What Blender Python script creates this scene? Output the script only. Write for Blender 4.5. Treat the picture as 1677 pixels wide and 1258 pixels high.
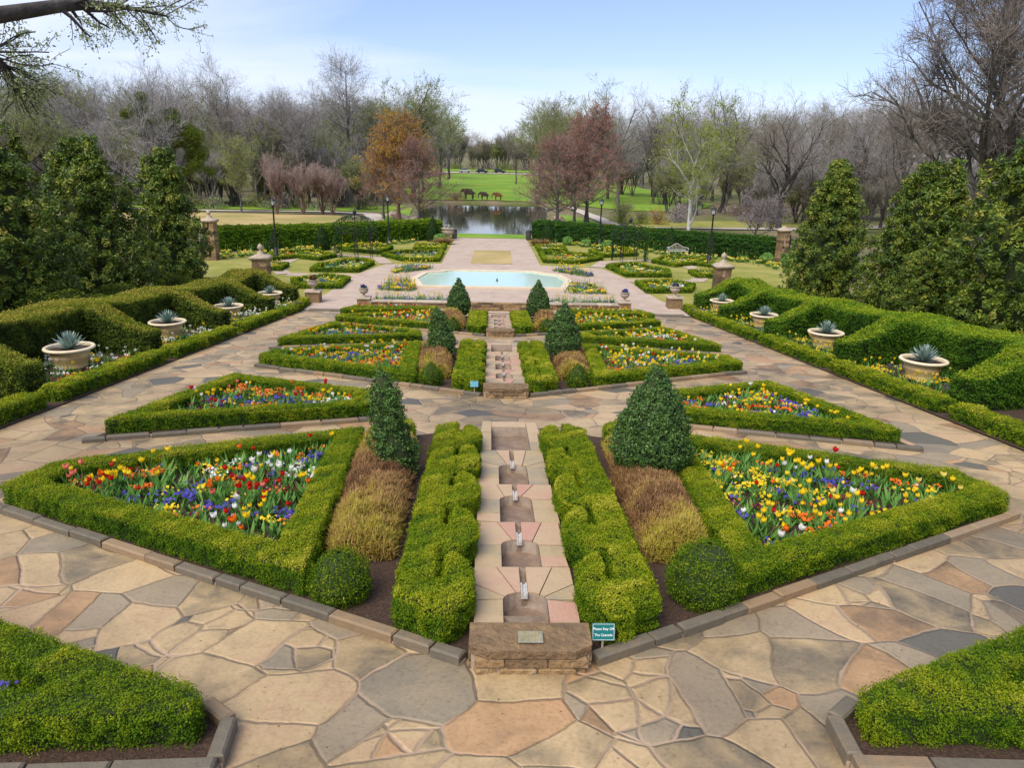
import bpy, math, random
import numpy as np
from mathutils import Vector, Matrix
from mathutils.geometry import tessellate_polygon, delaunay_2d_cdt

for o in list(bpy.data.objects): bpy.data.objects.remove(o)
scene = bpy.context.scene
COL = scene.collection

# ------------------------------------------------------------------ camera
cam_data = bpy.data.cameras.new('camera')
cam_data.sensor_fit = 'HORIZONTAL'; cam_data.sensor_width = 36.0
cam_data.lens = 1200.0 / 1677.0 * 36.0
cam_data.clip_start = 0.1; cam_data.clip_end = 5000.0
cam = bpy.data.objects.new('camera', cam_data); COL.objects.link(cam)
PITCH, YAW, ROLL = 0.28865, 0.03226, 0.02265
fwd = Vector((math.sin(YAW) * math.cos(PITCH), math.cos(YAW) * math.cos(PITCH), -math.sin(PITCH)))
rt0 = Vector((math.cos(YAW), -math.sin(YAW), 0)); up0 = rt0.cross(fwd)
rt = math.cos(ROLL) * rt0 + math.sin(ROLL) * up0
up = -math.sin(ROLL) * rt0 + math.cos(ROLL) * up0
cam.matrix_world = Matrix(((rt.x, up.x, -fwd.x, -0.418), (rt.y, up.y, -fwd.y, 0.0),
                           (rt.z, up.z, -fwd.z, 4.0), (0, 0, 0, 1)))
scene.camera = cam

# ------------------------------------------------------------------ sky, sun, exposure
SUN_EL, SUN_AZ = math.radians(52), math.radians(215)      # azimuth clockwise from +Y: behind the viewer, to the left
world = bpy.data.worlds.new('World'); scene.world = world; world.use_nodes = True
nt = world.node_tree; nt.nodes.clear()
def wn(t, **k):
    n = nt.nodes.new(t)
    for a, b in k.items(): setattr(n, a, b)
    return n
sky = wn('ShaderNodeTexSky', sky_type='NISHITA', sun_disc=False, sun_elevation=SUN_EL, sun_rotation=SUN_AZ,
         air_density=1.0, dust_density=0.6, ozone_density=1.0)
tc = wn('ShaderNodeTexCoord'); sep = wn('ShaderNodeSeparateXYZ'); nt.links.new(tc.outputs['Generated'], sep.inputs[0])
zc = wn('ShaderNodeMath', operation='MAXIMUM'); nt.links.new(sep.outputs['Z'], zc.inputs[0]); zc.inputs[1].default_value = 0.0
za = wn('ShaderNodeMath', operation='ADD'); nt.links.new(zc.outputs[0], za.inputs[0]); za.inputs[1].default_value = 0.16
dx = wn('ShaderNodeMath', operation='DIVIDE'); nt.links.new(sep.outputs['X'], dx.inputs[0]); nt.links.new(za.outputs[0], dx.inputs[1])
dy = wn('ShaderNodeMath', operation='DIVIDE'); nt.links.new(sep.outputs['Y'], dy.inputs[0]); nt.links.new(za.outputs[0], dy.inputs[1])
cmb = wn('ShaderNodeCombineXYZ'); nt.links.new(dx.outputs[0], cmb.inputs[0]); nt.links.new(dy.outputs[0], cmb.inputs[1])
cmap = wn('ShaderNodeMapping'); nt.links.new(cmb.outputs[0], cmap.inputs[0])
cmap.inputs['Scale'].default_value = (0.42, 0.95, 1); cmap.inputs['Location'].default_value = (3.3, 1.7, 0); cmap.inputs['Rotation'].default_value = (0, 0, 0.25)
cn = wn('ShaderNodeTexNoise'); nt.links.new(cmap.outputs[0], cn.inputs['Vector'])
cn.inputs['Scale'].default_value = 0.8; cn.inputs['Detail'].default_value = 6; cn.inputs['Roughness'].default_value = 0.5; cn.inputs['Distortion'].default_value = 0.4
cr = wn('ShaderNodeValToRGB'); nt.links.new(cn.outputs[0], cr.inputs[0])
cr.color_ramp.elements[0].position = 0.40; cr.color_ramp.elements[0].color = (0.05, 0.05, 0.05, 1)
cr.color_ramp.elements[1].position = 0.60; cr.color_ramp.elements[1].color = (0.88, 0.88, 0.88, 1)
mix = wn('ShaderNodeMix', data_type='RGBA')
nt.links.new(cr.outputs[0], mix.inputs['Factor'])
tn_ = wn('ShaderNodeMix', data_type='RGBA', blend_type='MULTIPLY'); tn_.inputs['Factor'].default_value = 1.0
nt.links.new(sky.outputs[0], tn_.inputs['A']); tn_.inputs['B'].default_value = (.80, .79, .98, 1)
nt.links.new(tn_.outputs['Result'], mix.inputs['A']); mix.inputs['B'].default_value = (4.7, 5.15, 6.2, 1)
bg = wn('ShaderNodeBackground'); nt.links.new(mix.outputs['Result'], bg.inputs[0]); bg.inputs[1].default_value = 0.13
wo = wn('ShaderNodeOutputWorld'); nt.links.new(bg.outputs[0], wo.inputs[0])

sl = bpy.data.lights.new('sun', 'SUN'); sl.energy = 2.9; sl.angle = math.radians(40); sl.color = (1.0, 0.93, 0.81)
sun = bpy.data.objects.new('sun', sl); COL.objects.link(sun)
sd = Vector((math.sin(SUN_AZ) * math.cos(SUN_EL), math.cos(SUN_AZ) * math.cos(SUN_EL), math.sin(SUN_EL)))
sun.rotation_euler = sd.to_track_quat('Z', 'Y').to_euler(); sun.location = sd * 60
vs = scene.view_settings
vs.view_transform = 'Standard'; vs.look = 'None'; vs.exposure = 0.56; vs.gamma = 1.0; vs.use_curve_mapping = False
scene.cycles.max_bounces = 6; scene.cycles.diffuse_bounces = 3; scene.cycles.glossy_bounces = 3
scene.cycles.transmission_bounces = 4; scene.cycles.transparent_max_bounces = 8

# ------------------------------------------------------------------ helpers
RNG = np.random.default_rng(11)
random.seed(5)
S = 0.091878                      # fall of the ramp
YE = 38.5; Z0 = -S * YE           # the ramp ends here; the lower garden is level

def tag(o, label, cat, group=None):
    o['label'] = label; o['category'] = cat
    if group: o['group'] = group
    return o
def kind(o, k):
    o['kind'] = k; return o
def thing(name, label, cat, loc=(0, 0, 0), rz=0.0, group=None):
    o = bpy.data.objects.new(name, None); COL.objects.link(o)
    o.location = loc; o.rotation_euler = (0, 0, rz); o.empty_display_size = 0.2
    return tag(o, label, cat, group)
def copy_tree(o, parent=None):
    c = o.copy(); COL.objects.link(c)
    if parent is not None: c.parent = parent
    for ch in list(o.children): copy_tree(ch, c)
    return c

def poly_inside(poly, x, y):
    c = np.zeros(x.shape, bool); n = len(poly)
    for i in range(n):
        x1, y1 = poly[i]; x2, y2 = poly[(i + 1) % n]
        if y1 == y2: continue
        m = ((y1 > y) != (y2 > y)) & (x < (x2 - x1) * (y - y1) / (y2 - y1) + x1)
        c ^= m
    return c
def poly_dist(poly, x, y):
    d = np.full(x.shape, 1e9); n = len(poly)
    for i in range(n):
        a = np.array(poly[i], float); b = np.array(poly[(i + 1) % n], float); ab = b - a
        t = np.clip(((x - a[0]) * ab[0] + (y - a[1]) * ab[1]) / max(ab @ ab, 1e-9), 0, 1)
        d = np.minimum(d, np.hypot(x - a[0] - t * ab[0], y - a[1] - t * ab[1]))
    return d
def sdf(poly, x, y):
    d = poly_dist(poly, x, y); return np.where(poly_inside(poly, x, y), -d, d)
def area(poly):
    return 0.5 * sum(poly[i][0] * poly[(i + 1) % len(poly)][1] - poly[(i + 1) % len(poly)][0] * poly[i][1] for i in range(len(poly)))
def ccw(poly):
    poly = [tuple(map(float, p)) for p in poly]
    return poly if area(poly) > 0 else poly[::-1]
def offset(poly, d):              # d > 0 shrinks a ccw polygon
    n = len(poly); out = []
    for i in range(n):
        p0, p1, p2 = (np.array(poly[(i + k - 1) % n], float) for k in range(3))
        e1 = (p1 - p0) / np.linalg.norm(p1 - p0); e2 = (p2 - p1) / np.linalg.norm(p2 - p1)
        n1 = np.array([-e1[1], e1[0]]); n2 = np.array([-e2[1], e2[0]])
        b = n1 + n2; k = d / max(0.5 * (b @ b), 0.12)
        out.append(tuple(p1 + b * k))
    return out
def ribbon(pts, w):               # polyline -> band polygon
    pts = [np.array(p, float) for p in pts]; L, R = [], []
    for i, p in enumerate(pts):
        a = pts[max(i - 1, 0)]; b = pts[min(i + 1, len(pts) - 1)]
        t = (b - a) / np.linalg.norm(b - a); n = np.array([-t[1], t[0]])
        wi = w[i] if hasattr(w, '__len__') else w
        L.append(tuple(p + n * wi / 2)); R.append(tuple(p - n * wi / 2))
    return ccw(L + R[::-1])
def mirror(poly, sg):
    return ccw([(sg * x, y) for x, y in poly])

_ph = np.random.default_rng(3).uniform(0, 6.28, (24, 3)); _dr = np.random.default_rng(4).normal(size=(24, 3))
_dr /= np.linalg.norm(_dr, axis=1)[:, None]
def noise(P, scale, seed=0):      # smooth noise in about -1..1
    P = np.asarray(P, float) / scale; r = np.zeros(len(P))
    for k in range(6):
        d = _dr[(k + seed * 5) % 24]; f = 2.2 + 1.1 * k
        r += np.sin(P @ d * f + _ph[(k * 3 + seed) % 24, 0] + 1.7 * np.sin(P @ _dr[(k * 7 + seed + 3) % 24] * f * .6))
    return r / 3.2

POND = [(-5.4, 85.6), (-7.0, 92), (-9.5, 100), (-12.2, 118), (-13.8, 135), (-13.2, 150), (-9.5, 164), (-3, 166.5), (6, 166),
        (12, 160), (13.5, 150), (10.0, 138), (9.0, 124), (7.6, 110), (6.2, 99), (4.6, 87.6), (2, 85.4), (-2, 85.2)]
CREEK = [(20, 92), (26, 86.5), (32, 80.5), (42, 80), (52, 86), (54, 95), (44, 98), (34, 96), (28, 97), (22, 98)]
def tz(x, y):
    x = np.asarray(x, float); y = np.asarray(y, float)
    z = np.where(y < YE, -S * y, Z0 + 0.036 * np.clip(y - 165, 0, 165))
    z = z + 0.05 * np.clip(np.abs(x) - 60, 0, 160) * np.clip((y - 90) / 100, 0, 1)
    z = z + .07 * np.clip(y - 405, 0, 260)
    for pg in (POND, CREEK):
        d = sdf(pg, x, y)
        z = z - 1.3 * np.clip((-d + 0.5) / 2.4, 0, 1) + 0.12 * np.exp(-((d - 1.2) / 1.4) ** 2)
    return z
def ramp(x, y): return -S * np.asarray(y, float)
def flat0(x, y): return np.full(np.shape(np.asarray(y)), Z0)
def gz(x, y): return np.where(np.asarray(y, float) < YE, -S * np.asarray(y, float), Z0)

class G:
    """collects geometry; build() links it as ONE mesh object"""
    def __init__(s): s.V = []; s.t = []; s.F = []; s.n = 0
    def add(s, V, F, tint=0.5, mat=0, smooth=False):
        V = np.asarray(V, np.float32).reshape(-1, 3); F = np.asarray(F, np.int32)
        if len(V) == 0 or F.size == 0: return
        s.V.append(V); s.t.append(np.broadcast_to(np.asarray(tint, np.float32), (len(V),)).copy())
        s.F.append((F + s.n, mat, smooth)); s.n += len(V)
    def box(s, c, d, rz=0.0, tint=0.5, mat=0, ch=0.0, tilt=None):
        x, y, z = d[0] / 2, d[1] / 2, d[2] / 2
        ch = min(ch, .45 * min(x, y) * 2, z)
        V = [(-x, -y, -z), (x, -y, -z), (x, y, -z), (-x, y, -z)]
        if ch > 0:
            V += [(-x, -y, z - ch), (x, -y, z - ch), (x, y, z - ch), (-x, y, z - ch)]
            a, b = x - ch, y - ch
            V += [(-a, -b, z), (a, -b, z), (a, b, z), (-a, b, z)]
            F = [(0, 3, 2, 1)] + [(i, (i + 1) % 4, 4 + (i + 1) % 4, 4 + i) for i in range(4)] + \
                [(4 + i, 4 + (i + 1) % 4, 8 + (i + 1) % 4, 8 + i) for i in range(4)] + [(8, 9, 10, 11)]
        else:
            V += [(-x, -y, z), (x, -y, z), (x, y, z), (-x, y, z)]
            F = [(0, 3, 2, 1), (4, 5, 6, 7)] + [(i, (i + 1) % 4, 4 + (i + 1) % 4, 4 + i) for i in range(4)]
        V = np.array(V, float)
        if tilt is not None: V[:, 2] += tilt[0] * V[:, 0] + tilt[1] * V[:, 1]
        cz, sz = math.cos(rz), math.sin(rz)
        V = np.stack([V[:, 0] * cz - V[:, 1] * sz + c[0], V[:, 0] * sz + V[:, 1] * cz + c[1], V[:, 2] + c[2]], 1)
        s.add(V, F, tint, mat)
    def bar(s, a, b, r, n=8, tint=0.5, mat=0, r2=None):
        P = np.array([[a, b]], float); R = np.array([[r, r if r2 is None else r2]])
        tubes(s, P, R, n, tint, mat); 
        for q, rr in ((a, r), (b, r if r2 is None else r2)): pass
    def lathe(s, prof, n=16, c=(0, 0, 0), tint=0.5, mat=0, smooth=True, sq=False):
        prof = np.array(prof, float); k = len(prof)
        if sq: ang = np.arange(4) * math.pi / 2 + math.pi / 4; n = 4; rr = prof[:, 0] * math.sqrt(2)
        else: ang = np.arange(n) * 2 * math.pi / n; rr = prof[:, 0]
        V = np.stack([rr[:, None] * np.cos(ang), rr[:, None] * np.sin(ang), np.repeat(prof[:, 1:2], n, 1)], 2) + np.array(c)
        i, j = np.meshgrid(np.arange(k - 1), np.arange(n), indexing='ij'); j2 = (j + 1) % n
        F = np.stack([i * n + j, i * n + j2, (i + 1) * n + j2, (i + 1) * n + j], 2).reshape(-1, 4)
        s.add(V.reshape(-1, 3), F, tint, mat, smooth)
        for e, rv in ((0, True), (k - 1, False)):
            if prof[e, 0] > 1e-4:
                idx = np.arange(n) if not rv else np.arange(n)[::-1]
                cv = np.array([[c[0], c[1], c[2] + prof[e, 1]]])
                s.add(np.vstack([V[e], cv]), [(idx[q], idx[(q + 1) % n], n) for q in range(n)], tint, mat)
    def prism(s, poly, zb, zt, tint=0.5, mat=0, bottom=False):
        poly = ccw(poly); n = len(poly); P = np.array(poly)
        b = zb(P[:, 0], P[:, 1]) if callable(zb) else np.full(n, zb)
        t = zt(P[:, 0], P[:, 1]) if callable(zt) else np.full(n, zt)
        V = np.vstack([np.column_stack([P, b]), np.column_stack([P, t])])
        s.add(V, [(i, (i + 1) % n, n + (i + 1) % n, n + i) for i in range(n)], tint, mat)
        tri = tessellate_polygon([[Vector((p[0], p[1], 0)) for p in poly]])
        F = []
        for a, bb, c in tri:
            ar = (P[bb] - P[a])[0] * (P[c] - P[a])[1] - (P[bb] - P[a])[1] * (P[c] - P[a])[0]
            F.append((a, bb, c) if ar > 0 else (a, c, bb))
        s.add(np.column_stack([P, t]), F, tint, mat)
    def build(s, name, mats, parent=None, loc=None):
        me = mesh_of(s, name, mats)
        o = bpy.data.objects.new(name, me); COL.objects.link(o)
        if parent is not None: o.parent = parent
        if loc is not None: o.location = loc
        return o

def mesh_of(s, name, mats):
    me = bpy.data.meshes.new(name)
    if not isinstance(mats, (list, tuple)): mats = [mats]
    for m in mats: me.materials.append(m)
    V = np.concatenate(s.V); t = np.concatenate(s.t)
    me.vertices.add(len(V)); me.vertices.foreach_set('co', V.ravel())
    lv, ls, lt, mi, sm = [], [], [], [], []; k = 0
    for F, m, smo in s.F:
        n, w = F.shape
        lv.append(F.ravel()); ls.append(k + np.arange(n) * w); lt.append(np.full(n, w)); mi.append(np.full(n, m)); sm.append(np.full(n, smo)); k += n * w
    lv, ls, lt, mi, sm = map(np.concatenate, (lv, ls, lt, mi, sm))
    me.loops.add(len(lv)); me.loops.foreach_set('vertex_index', lv.astype(np.int32))
    me.polygons.add(len(ls)); me.polygons.foreach_set('loop_start', ls.astype(np.int32)); me.polygons.foreach_set('loop_total', lt.astype(np.int32))
    me.polygons.foreach_set('material_index', mi.astype(np.int32)); me.polygons.foreach_set('use_smooth', sm.astype(bool))
    a = me.attributes.new('tint', 'FLOAT', 'POINT'); a.data.foreach_set('value', t)
    me.update(calc_edges=True)
    return me

def unit(a): return a / np.maximum(np.linalg.norm(a, axis=-1, keepdims=True), 1e-9)

def tubes(g, P, R, m, tint=0.5, mat=0, smooth=True):
    """P (B,k,3) polylines, R (B,k) radii, m sides (2 = flat ribbon)"""
    B, k, _ = P.shape
    d = np.empty_like(P); d[:, 1:-1] = P[:, 2:] - P[:, :-2] if k > 2 else d[:, 1:-1]; d[:, 0] = P[:, 1] - P[:, 0]; d[:, -1] = P[:, -1] - P[:, -2]
    d = unit(d)
    ref = unit(RNG.normal(size=(B, 1, 3))) + 0 * P
    u = unit(np.cross(d, ref)); v = np.cross(d, u)
    tint = np.broadcast_to(np.asarray(tint, float).reshape(-1, 1) if np.ndim(tint) else np.full((1, 1), tint), (B, 1))
    ang = np.arange(m) * 2 * math.pi / m
    V = P[:, :, None, :] + R[:, :, None, None] * (np.cos(ang)[None, None, :, None] * u[:, :, None, :] + np.sin(ang)[None, None, :, None] * v[:, :, None, :])
    base = (np.arange(B) * k * m)[:, None, None]
    i = np.arange(k - 1)[None, :, None]
    nj = m if m > 2 else 1
    j = np.arange(nj)[None, None, :]; j2 = (j + 1) % m
    F = np.stack([base + i * m + j, base + i * m + j2, base + (i + 1) * m + j2, base + (i + 1) * m + j], -1).reshape(-1, 4)
    g.add(V.reshape(-1, 3), F, np.repeat(tint, k * m, 1).ravel(), mat, smooth and m > 3)

def leaves(g, P, N, size, tint, aspect=0.55, jit=0.8, mat=0, rng=RNG):
    n = len(P)
    if n == 0: return
    nn = unit(N + jit * rng.normal(size=(n, 3)))
    t = unit(np.cross(nn, rng.normal(size=(n, 3)))); b = np.cross(nn, t)
    L = (size * rng.uniform(.7, 1.3, n))[:, None]; W = L * aspect
    V = np.stack([P - t * L / 2, P + b * W / 2 - nn * W * .12, P + t * L / 2, P - b * W / 2 - nn * W * .12], 1)
    g.add(V.reshape(-1, 3), np.arange(4 * n).reshape(n, 4), np.repeat(tint, 4), mat)

def blades(g, P, D, L, W, tint, mat=0, bend=0.5, k=3, rng=RNG):
    """tapered bending blades (leaves of tulips, agaves, grasses)"""
    n = len(P); D = unit(D); side = unit(np.cross(D, np.array([0, 0, 1.0]) + 1e-3 * rng.normal(size=(n, 3))))
    out = D * np.array([1, 1, 0.0]); V = []
    ws = [0.75, 1.0, 0.8, 0.45, 0.08] if k == 4 else [0.7, 1.0, 0.6, 0.06]
    L = np.broadcast_to(L, (n,))[:, None]; W = np.broadcast_to(W, (n,))[:, None]
    bend = np.broadcast_to(bend, (n,))[:, None]
    for i in range(k + 1):
        f = i / k
        c = P + D * L * f + (out - np.array([0, 0, .35])) * bend * L * f * f
        w = W * ws[i] / 2
        V += [c - side * w, c + side * w]
    V = np.stack(V, 1)
    F = np.concatenate([np.arange(n)[:, None] * (2 * k + 2) + np.array([[2 * i, 2 * i + 1, 2 * i + 3, 2 * i + 2]]) for i in range(k)])
    g.add(V.reshape(-1, 3), F, np.repeat(tint, 2 * k + 2), mat, True)

# ------------------------------------------------------------------ materials
def mat_new(name):
    m = bpy.data.materials.new(name); m.use_nodes = True; t = m.node_tree; t.nodes.clear()
    out = t.nodes.new('ShaderNodeOutputMaterial'); return m, t, out
def ramp_node(t, stops, interp='LINEAR'):
    r = t.nodes.new('ShaderNodeValToRGB'); e = r.color_ramp.elements
    r.color_ramp.interpolation = interp
    while len(e) < len(stops): e.new(0.5)
    for i, (p, c) in enumerate(stops): e[i].position = p; e[i].color = (*c, 1)
    return r
def foliage(name, stops, trans=0.25, rough=0.6, interp='LINEAR', spec=0.3):
    m, t, out = mat_new(name)
    at = t.nodes.new('ShaderNodeAttribute'); at.attribute_name = 'tint'
    r = ramp_node(t, stops, interp); t.links.new(at.outputs['Fac'], r.inputs[0])
    p = t.nodes.new('ShaderNodeBsdfPrincipled'); p.inputs['Roughness'].default_value = rough
    p.inputs['Specular IOR Level'].default_value = spec
    t.links.new(r.outputs[0], p.inputs['Base Color'])
    if trans > 0:
        tr = t.nodes.new('ShaderNodeBsdfTranslucent'); t.links.new(r.outputs[0], tr.inputs[0])
        mx = t.nodes.new('ShaderNodeMixShader'); mx.inputs[0].default_value = trans
        t.links.new(p.outputs[0], mx.inputs[1]); t.links.new(tr.outputs[0], mx.inputs[2]); t.links.new(mx.outputs[0], out.inputs[0])
    else: t.links.new(p.outputs[0], out.inputs[0])
    return m
def surface(name, stops, scale=4.0, rough=0.75, detail=6, bump=0.3, bscale=None, tint=0.0, metal=0.0, spec=0.4, dist=0.02, stretch=None):
    """noise-coloured surface; tint > 0 shifts the ramp by each vertex's tint"""
    m, t, out = mat_new(name)
    co = t.nodes.new('ShaderNodeTexCoord'); src = co.outputs['Object']
    if stretch:
        mp = t.nodes.new('ShaderNodeMapping'); mp.inputs['Scale'].default_value = stretch; t.links.new(src, mp.inputs[0]); src = mp.outputs[0]
    n = t.nodes.new('ShaderNodeTexNoise'); t.links.new(src, n.inputs['Vector'])
    n.inputs['Scale'].default_value = scale; n.inputs['Detail'].default_value = detail; n.inputs['Roughness'].default_value = .65
    r = ramp_node(t, stops); f = n.outputs[0]
    if tint:
        at = t.nodes.new('ShaderNodeAttribute'); at.attribute_name = 'tint'
        a = t.nodes.new('ShaderNodeMath'); a.operation = 'MULTIPLY_ADD'; a.inputs[1].default_value = 1 - tint; t.links.new(f, a.inputs[0])
        b = t.nodes.new('ShaderNodeMath'); b.operation = 'MULTIPLY'; b.inputs[1].default_value = tint; t.links.new(at.outputs['Fac'], b.inputs[0])
        t.links.new(b.outputs[0], a.inputs[2]); f = a.outputs[0]
    t.links.new(f, r.inputs[0])
    p = t.nodes.new('ShaderNodeBsdfPrincipled'); p.inputs['Roughness'].default_value = rough; p.inputs['Metallic'].default_value = metal
    p.inputs['Specular IOR Level'].default_value = spec
    t.links.new(r.outputs[0], p.inputs['Base Color'])
    if bump:
        n2 = t.nodes.new('ShaderNodeTexNoise'); t.links.new(co.outputs['Object'], n2.inputs['Vector'])
        n2.inputs['Scale'].default_value = bscale or scale * 6; n2.inputs['Detail'].default_value = 5
        bp = t.nodes.new('ShaderNodeBump'); bp.inputs['Strength'].default_value = bump; bp.inputs['Distance'].default_value = dist
        t.links.new(n2.outputs[0], bp.inputs['Height']); t.links.new(bp.outputs[0], p.inputs['Normal'])
    t.links.new(p.outputs[0], out.inputs[0])
    return m

def flagstone():
    m, t, out = mat_new('flagstone_paving')
    N = t.nodes.new; L = t.links.new
    co = N('ShaderNodeTexCoord')
    # bend the coordinates so that slabs differ in size and edges waver
    wn1 = N('ShaderNodeTexNoise'); wn1.inputs['Scale'].default_value = 0.55; wn1.inputs['Detail'].default_value = 1; L(co.outputs['Object'], wn1.inputs['Vector'])
    wn2 = N('ShaderNodeTexNoise'); wn2.inputs['Scale'].default_value = 6; wn2.inputs['Detail'].default_value = 2; L(co.outputs['Object'], wn2.inputs['Vector'])
    def off(src, k):
        s = N('ShaderNodeVectorMath'); s.operation = 'SUBTRACT'; L(src.outputs['Color'], s.inputs[0]); s.inputs[1].default_value = (.5, .5, .5)
        q = N('ShaderNodeVectorMath'); q.operation = 'SCALE'; q.inputs['Scale'].default_value = k; L(s.outputs[0], q.inputs[0]); return q
    a = N('ShaderNodeVectorMath'); L(co.outputs['Object'], a.inputs[0]); L(off(wn1, .8).outputs[0], a.inputs[1])
    b = N('ShaderNodeVectorMath'); L(a.outputs[0], b.inputs[0]); L(off(wn2, 0.045).outputs[0], b.inputs[1])
    mp = N('ShaderNodeMapping'); mp.inputs['Scale'].default_value = (1, 1, 0); mp.inputs['Rotation'].default_value = (0, 0, .3); L(b.outputs[0], mp.inputs[0])
    def vor(scale):
        v = N('ShaderNodeTexVoronoi'); v.voronoi_dimensions = '2D'; v.inputs['Scale'].default_value = scale; L(mp.outputs[0], v.inputs['Vector'])
        e = N('ShaderNodeTexVoronoi'); e.voronoi_dimensions = '2D'; e.feature = 'DISTANCE_TO_EDGE'; e.inputs['Scale'].default_value = scale; L(mp.outputs[0], e.inputs['Vector'])
        d = N('ShaderNodeMath'); d.operation = 'DIVIDE'; d.inputs[1].default_value = scale; L(e.outputs['Distance'], d.inputs[0])   # metres
        return v, d
    v1, d1 = vor(1.42); v2, d2 = vor(2.6)
    sp1 = N('ShaderNodeSeparateColor'); L(v1.outputs['Color'], sp1.inputs[0])
    pick = N('ShaderNodeMath'); pick.operation = 'GREATER_THAN'; pick.inputs[1].default_value = 0.80; L(sp1.outputs[2], pick.inputs[0])
    mind = N('ShaderNodeMath'); mind.operation = 'MINIMUM'; L(d1.outputs[0], mind.inputs[0]); L(d2.outputs[0], mind.inputs[1])
    dm = N('ShaderNodeMix'); L(pick.outputs[0], dm.inputs['Factor']); L(d1.outputs[0], dm.inputs['A']); L(mind.outputs[0], dm.inputs['B'])
    cm = N('ShaderNodeMix'); cm.data_type = 'RGBA'; L(pick.outputs[0], cm.inputs['Factor']); L(v1.outputs['Color'], cm.inputs['A']); L(v2.outputs['Color'], cm.inputs['B'])
    sp = N('ShaderNodeSeparateColor'); L(cm.outputs['Result'], sp.inputs[0])
    # stone colour: slab tone + mottling inside the slab
    mo = N('ShaderNodeTexNoise'); mo.inputs['Scale'].default_value = 1.9; mo.inputs['Detail'].default_value = 7; mo.inputs['Roughness'].default_value = .6; mo.inputs['Distortion'].default_value = .6; L(co.outputs['Object'], mo.inputs['Vector'])
    ad = N('ShaderNodeMath'); ad.operation = 'MULTIPLY_ADD'; L(mo.outputs[0], ad.inputs[0]); ad.inputs[1].default_value = 1.0
    mulr = N('ShaderNodeMath'); mulr.operation = 'MULTIPLY_ADD'; mulr.inputs[1].default_value = 0.46; mulr.inputs[2].default_value = -0.21; L(sp.outputs[0], mulr.inputs[0]); L(mulr.outputs[0], ad.inputs[2])
    cr = ramp_node(t, [(0.12, (.12, .10, .066)), (0.28, (.215, .168, .102)), (0.40, (.32, .238, .13)), (0.52, (.42, .305, .165)), (0.64, (.48, .35, .19)), (0.78, (.445, .30, .172)), (0.95, (.50, .385, .21))])
    L(ad.outputs[0], cr.inputs[0])
    rust = N('ShaderNodeMath'); rust.operation = 'GREATER_THAN'; rust.inputs[1].default_value = .88; L(sp.outputs[1], rust.inputs[0])
    rm = N('ShaderNodeMix'); rm.data_type = 'RGBA'; rm.blend_type = 'MULTIPLY'; rm.inputs['B'].default_value = (.90, .76, .70, 1)
    L(rust.outputs[0], rm.inputs['Factor']); L(cr.outputs[0], rm.inputs['A'])
    grey = N('ShaderNodeMath'); grey.operation = 'LESS_THAN'; grey.inputs[1].default_value = .22; L(sp.outputs[1], grey.inputs[0])
    gf = N('ShaderNodeMath'); gf.operation = 'MULTIPLY'; gf.inputs[1].default_value = .7; L(grey.outputs[0], gf.inputs[0])
    gm = N('ShaderNodeMix'); gm.data_type = 'RGBA'; gm.inputs['B'].default_value = (.235, .20, .145, 1); L(gf.outputs[0], gm.inputs['Factor']); L(rm.outputs['Result'], gm.inputs['A'])
    dk = N('ShaderNodeMath'); dk.operation = 'LESS_THAN'; dk.inputs[1].default_value = .055; L(sp.outputs[1], dk.inputs[0])
    dkm = N('ShaderNodeMix'); dkm.data_type = 'RGBA'; dkm.inputs['B'].default_value = (.12, .11, .085, 1); L(dk.outputs[0], dkm.inputs['Factor']); L(gm.outputs['Result'], dkm.inputs['A']); gm = dkm
    # broad stains over many slabs
    st = N('ShaderNodeTexNoise'); st.inputs['Scale'].default_value = .35; st.inputs['Detail'].default_value = 5; L(co.outputs['Object'], st.inputs['Vector'])
    sr = ramp_node(t, [(.33, (.60, .57, .54)), (.55, (1.0, .98, .95)), (.7, (1.12, 1.08, 1.02))]); L(st.outputs[0], sr.inputs[0])
    sm = N('ShaderNodeMix'); sm.data_type = 'RGBA'; sm.blend_type = 'MULTIPLY'; sm.inputs['Factor'].default_value = .75; L(gm.outputs['Result'], sm.inputs['A']); L(sr.outputs[0], sm.inputs['B'])
    fn = N('ShaderNodeTexNoise'); fn.inputs['Scale'].default_value = 24; fn.inputs['Detail'].default_value = 6; fn.inputs['Roughness'].default_value = .7; L(co.outputs['Object'], fn.inputs['Vector'])
    fr = ramp_node(t, [(.30, (.62, .60, .58)), (.45, (.94, .93, .92)), (.7, (1.14, 1.13, 1.12))]); L(fn.outputs[0], fr.inputs[0])
    fm = N('ShaderNodeMix'); fm.data_type = 'RGBA'; fm.blend_type = 'MULTIPLY'; fm.inputs['Factor'].default_value = .8; L(sm.outputs['Result'], fm.inputs['A']); L(fr.outputs[0], fm.inputs['B'])
    # mortar: width varies from joint to joint
    wv = N('ShaderNodeTexNoise'); wv.inputs['Scale'].default_value = 1.1; L(co.outputs['Object'], wv.inputs['Vector'])
    wr = N('ShaderNodeMapRange'); wr.inputs['From Min'].default_value = .3; wr.inputs['From Max'].default_value = .7; wr.inputs['To Min'].default_value = .001; wr.inputs['To Max'].default_value = .013; L(wv.outputs[0], wr.inputs[0])
    mt = N('ShaderNodeMath'); mt.operation = 'SUBTRACT'; L(dm.outputs['Result'], mt.inputs[0]); L(wr.outputs[0], mt.inputs[1])
    mm = N('ShaderNodeMapRange'); mm.inputs['From Min'].default_value = -.002; mm.inputs['From Max'].default_value = .006; L(mt.outputs[0], mm.inputs[0])
    mcr = ramp_node(t, [(.3, (.12, .085, .055)), (.47, (.26, .18, .115)), (.7, (.39, .275, .18))]); L(wv.outputs[0], mcr.inputs[0])
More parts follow.
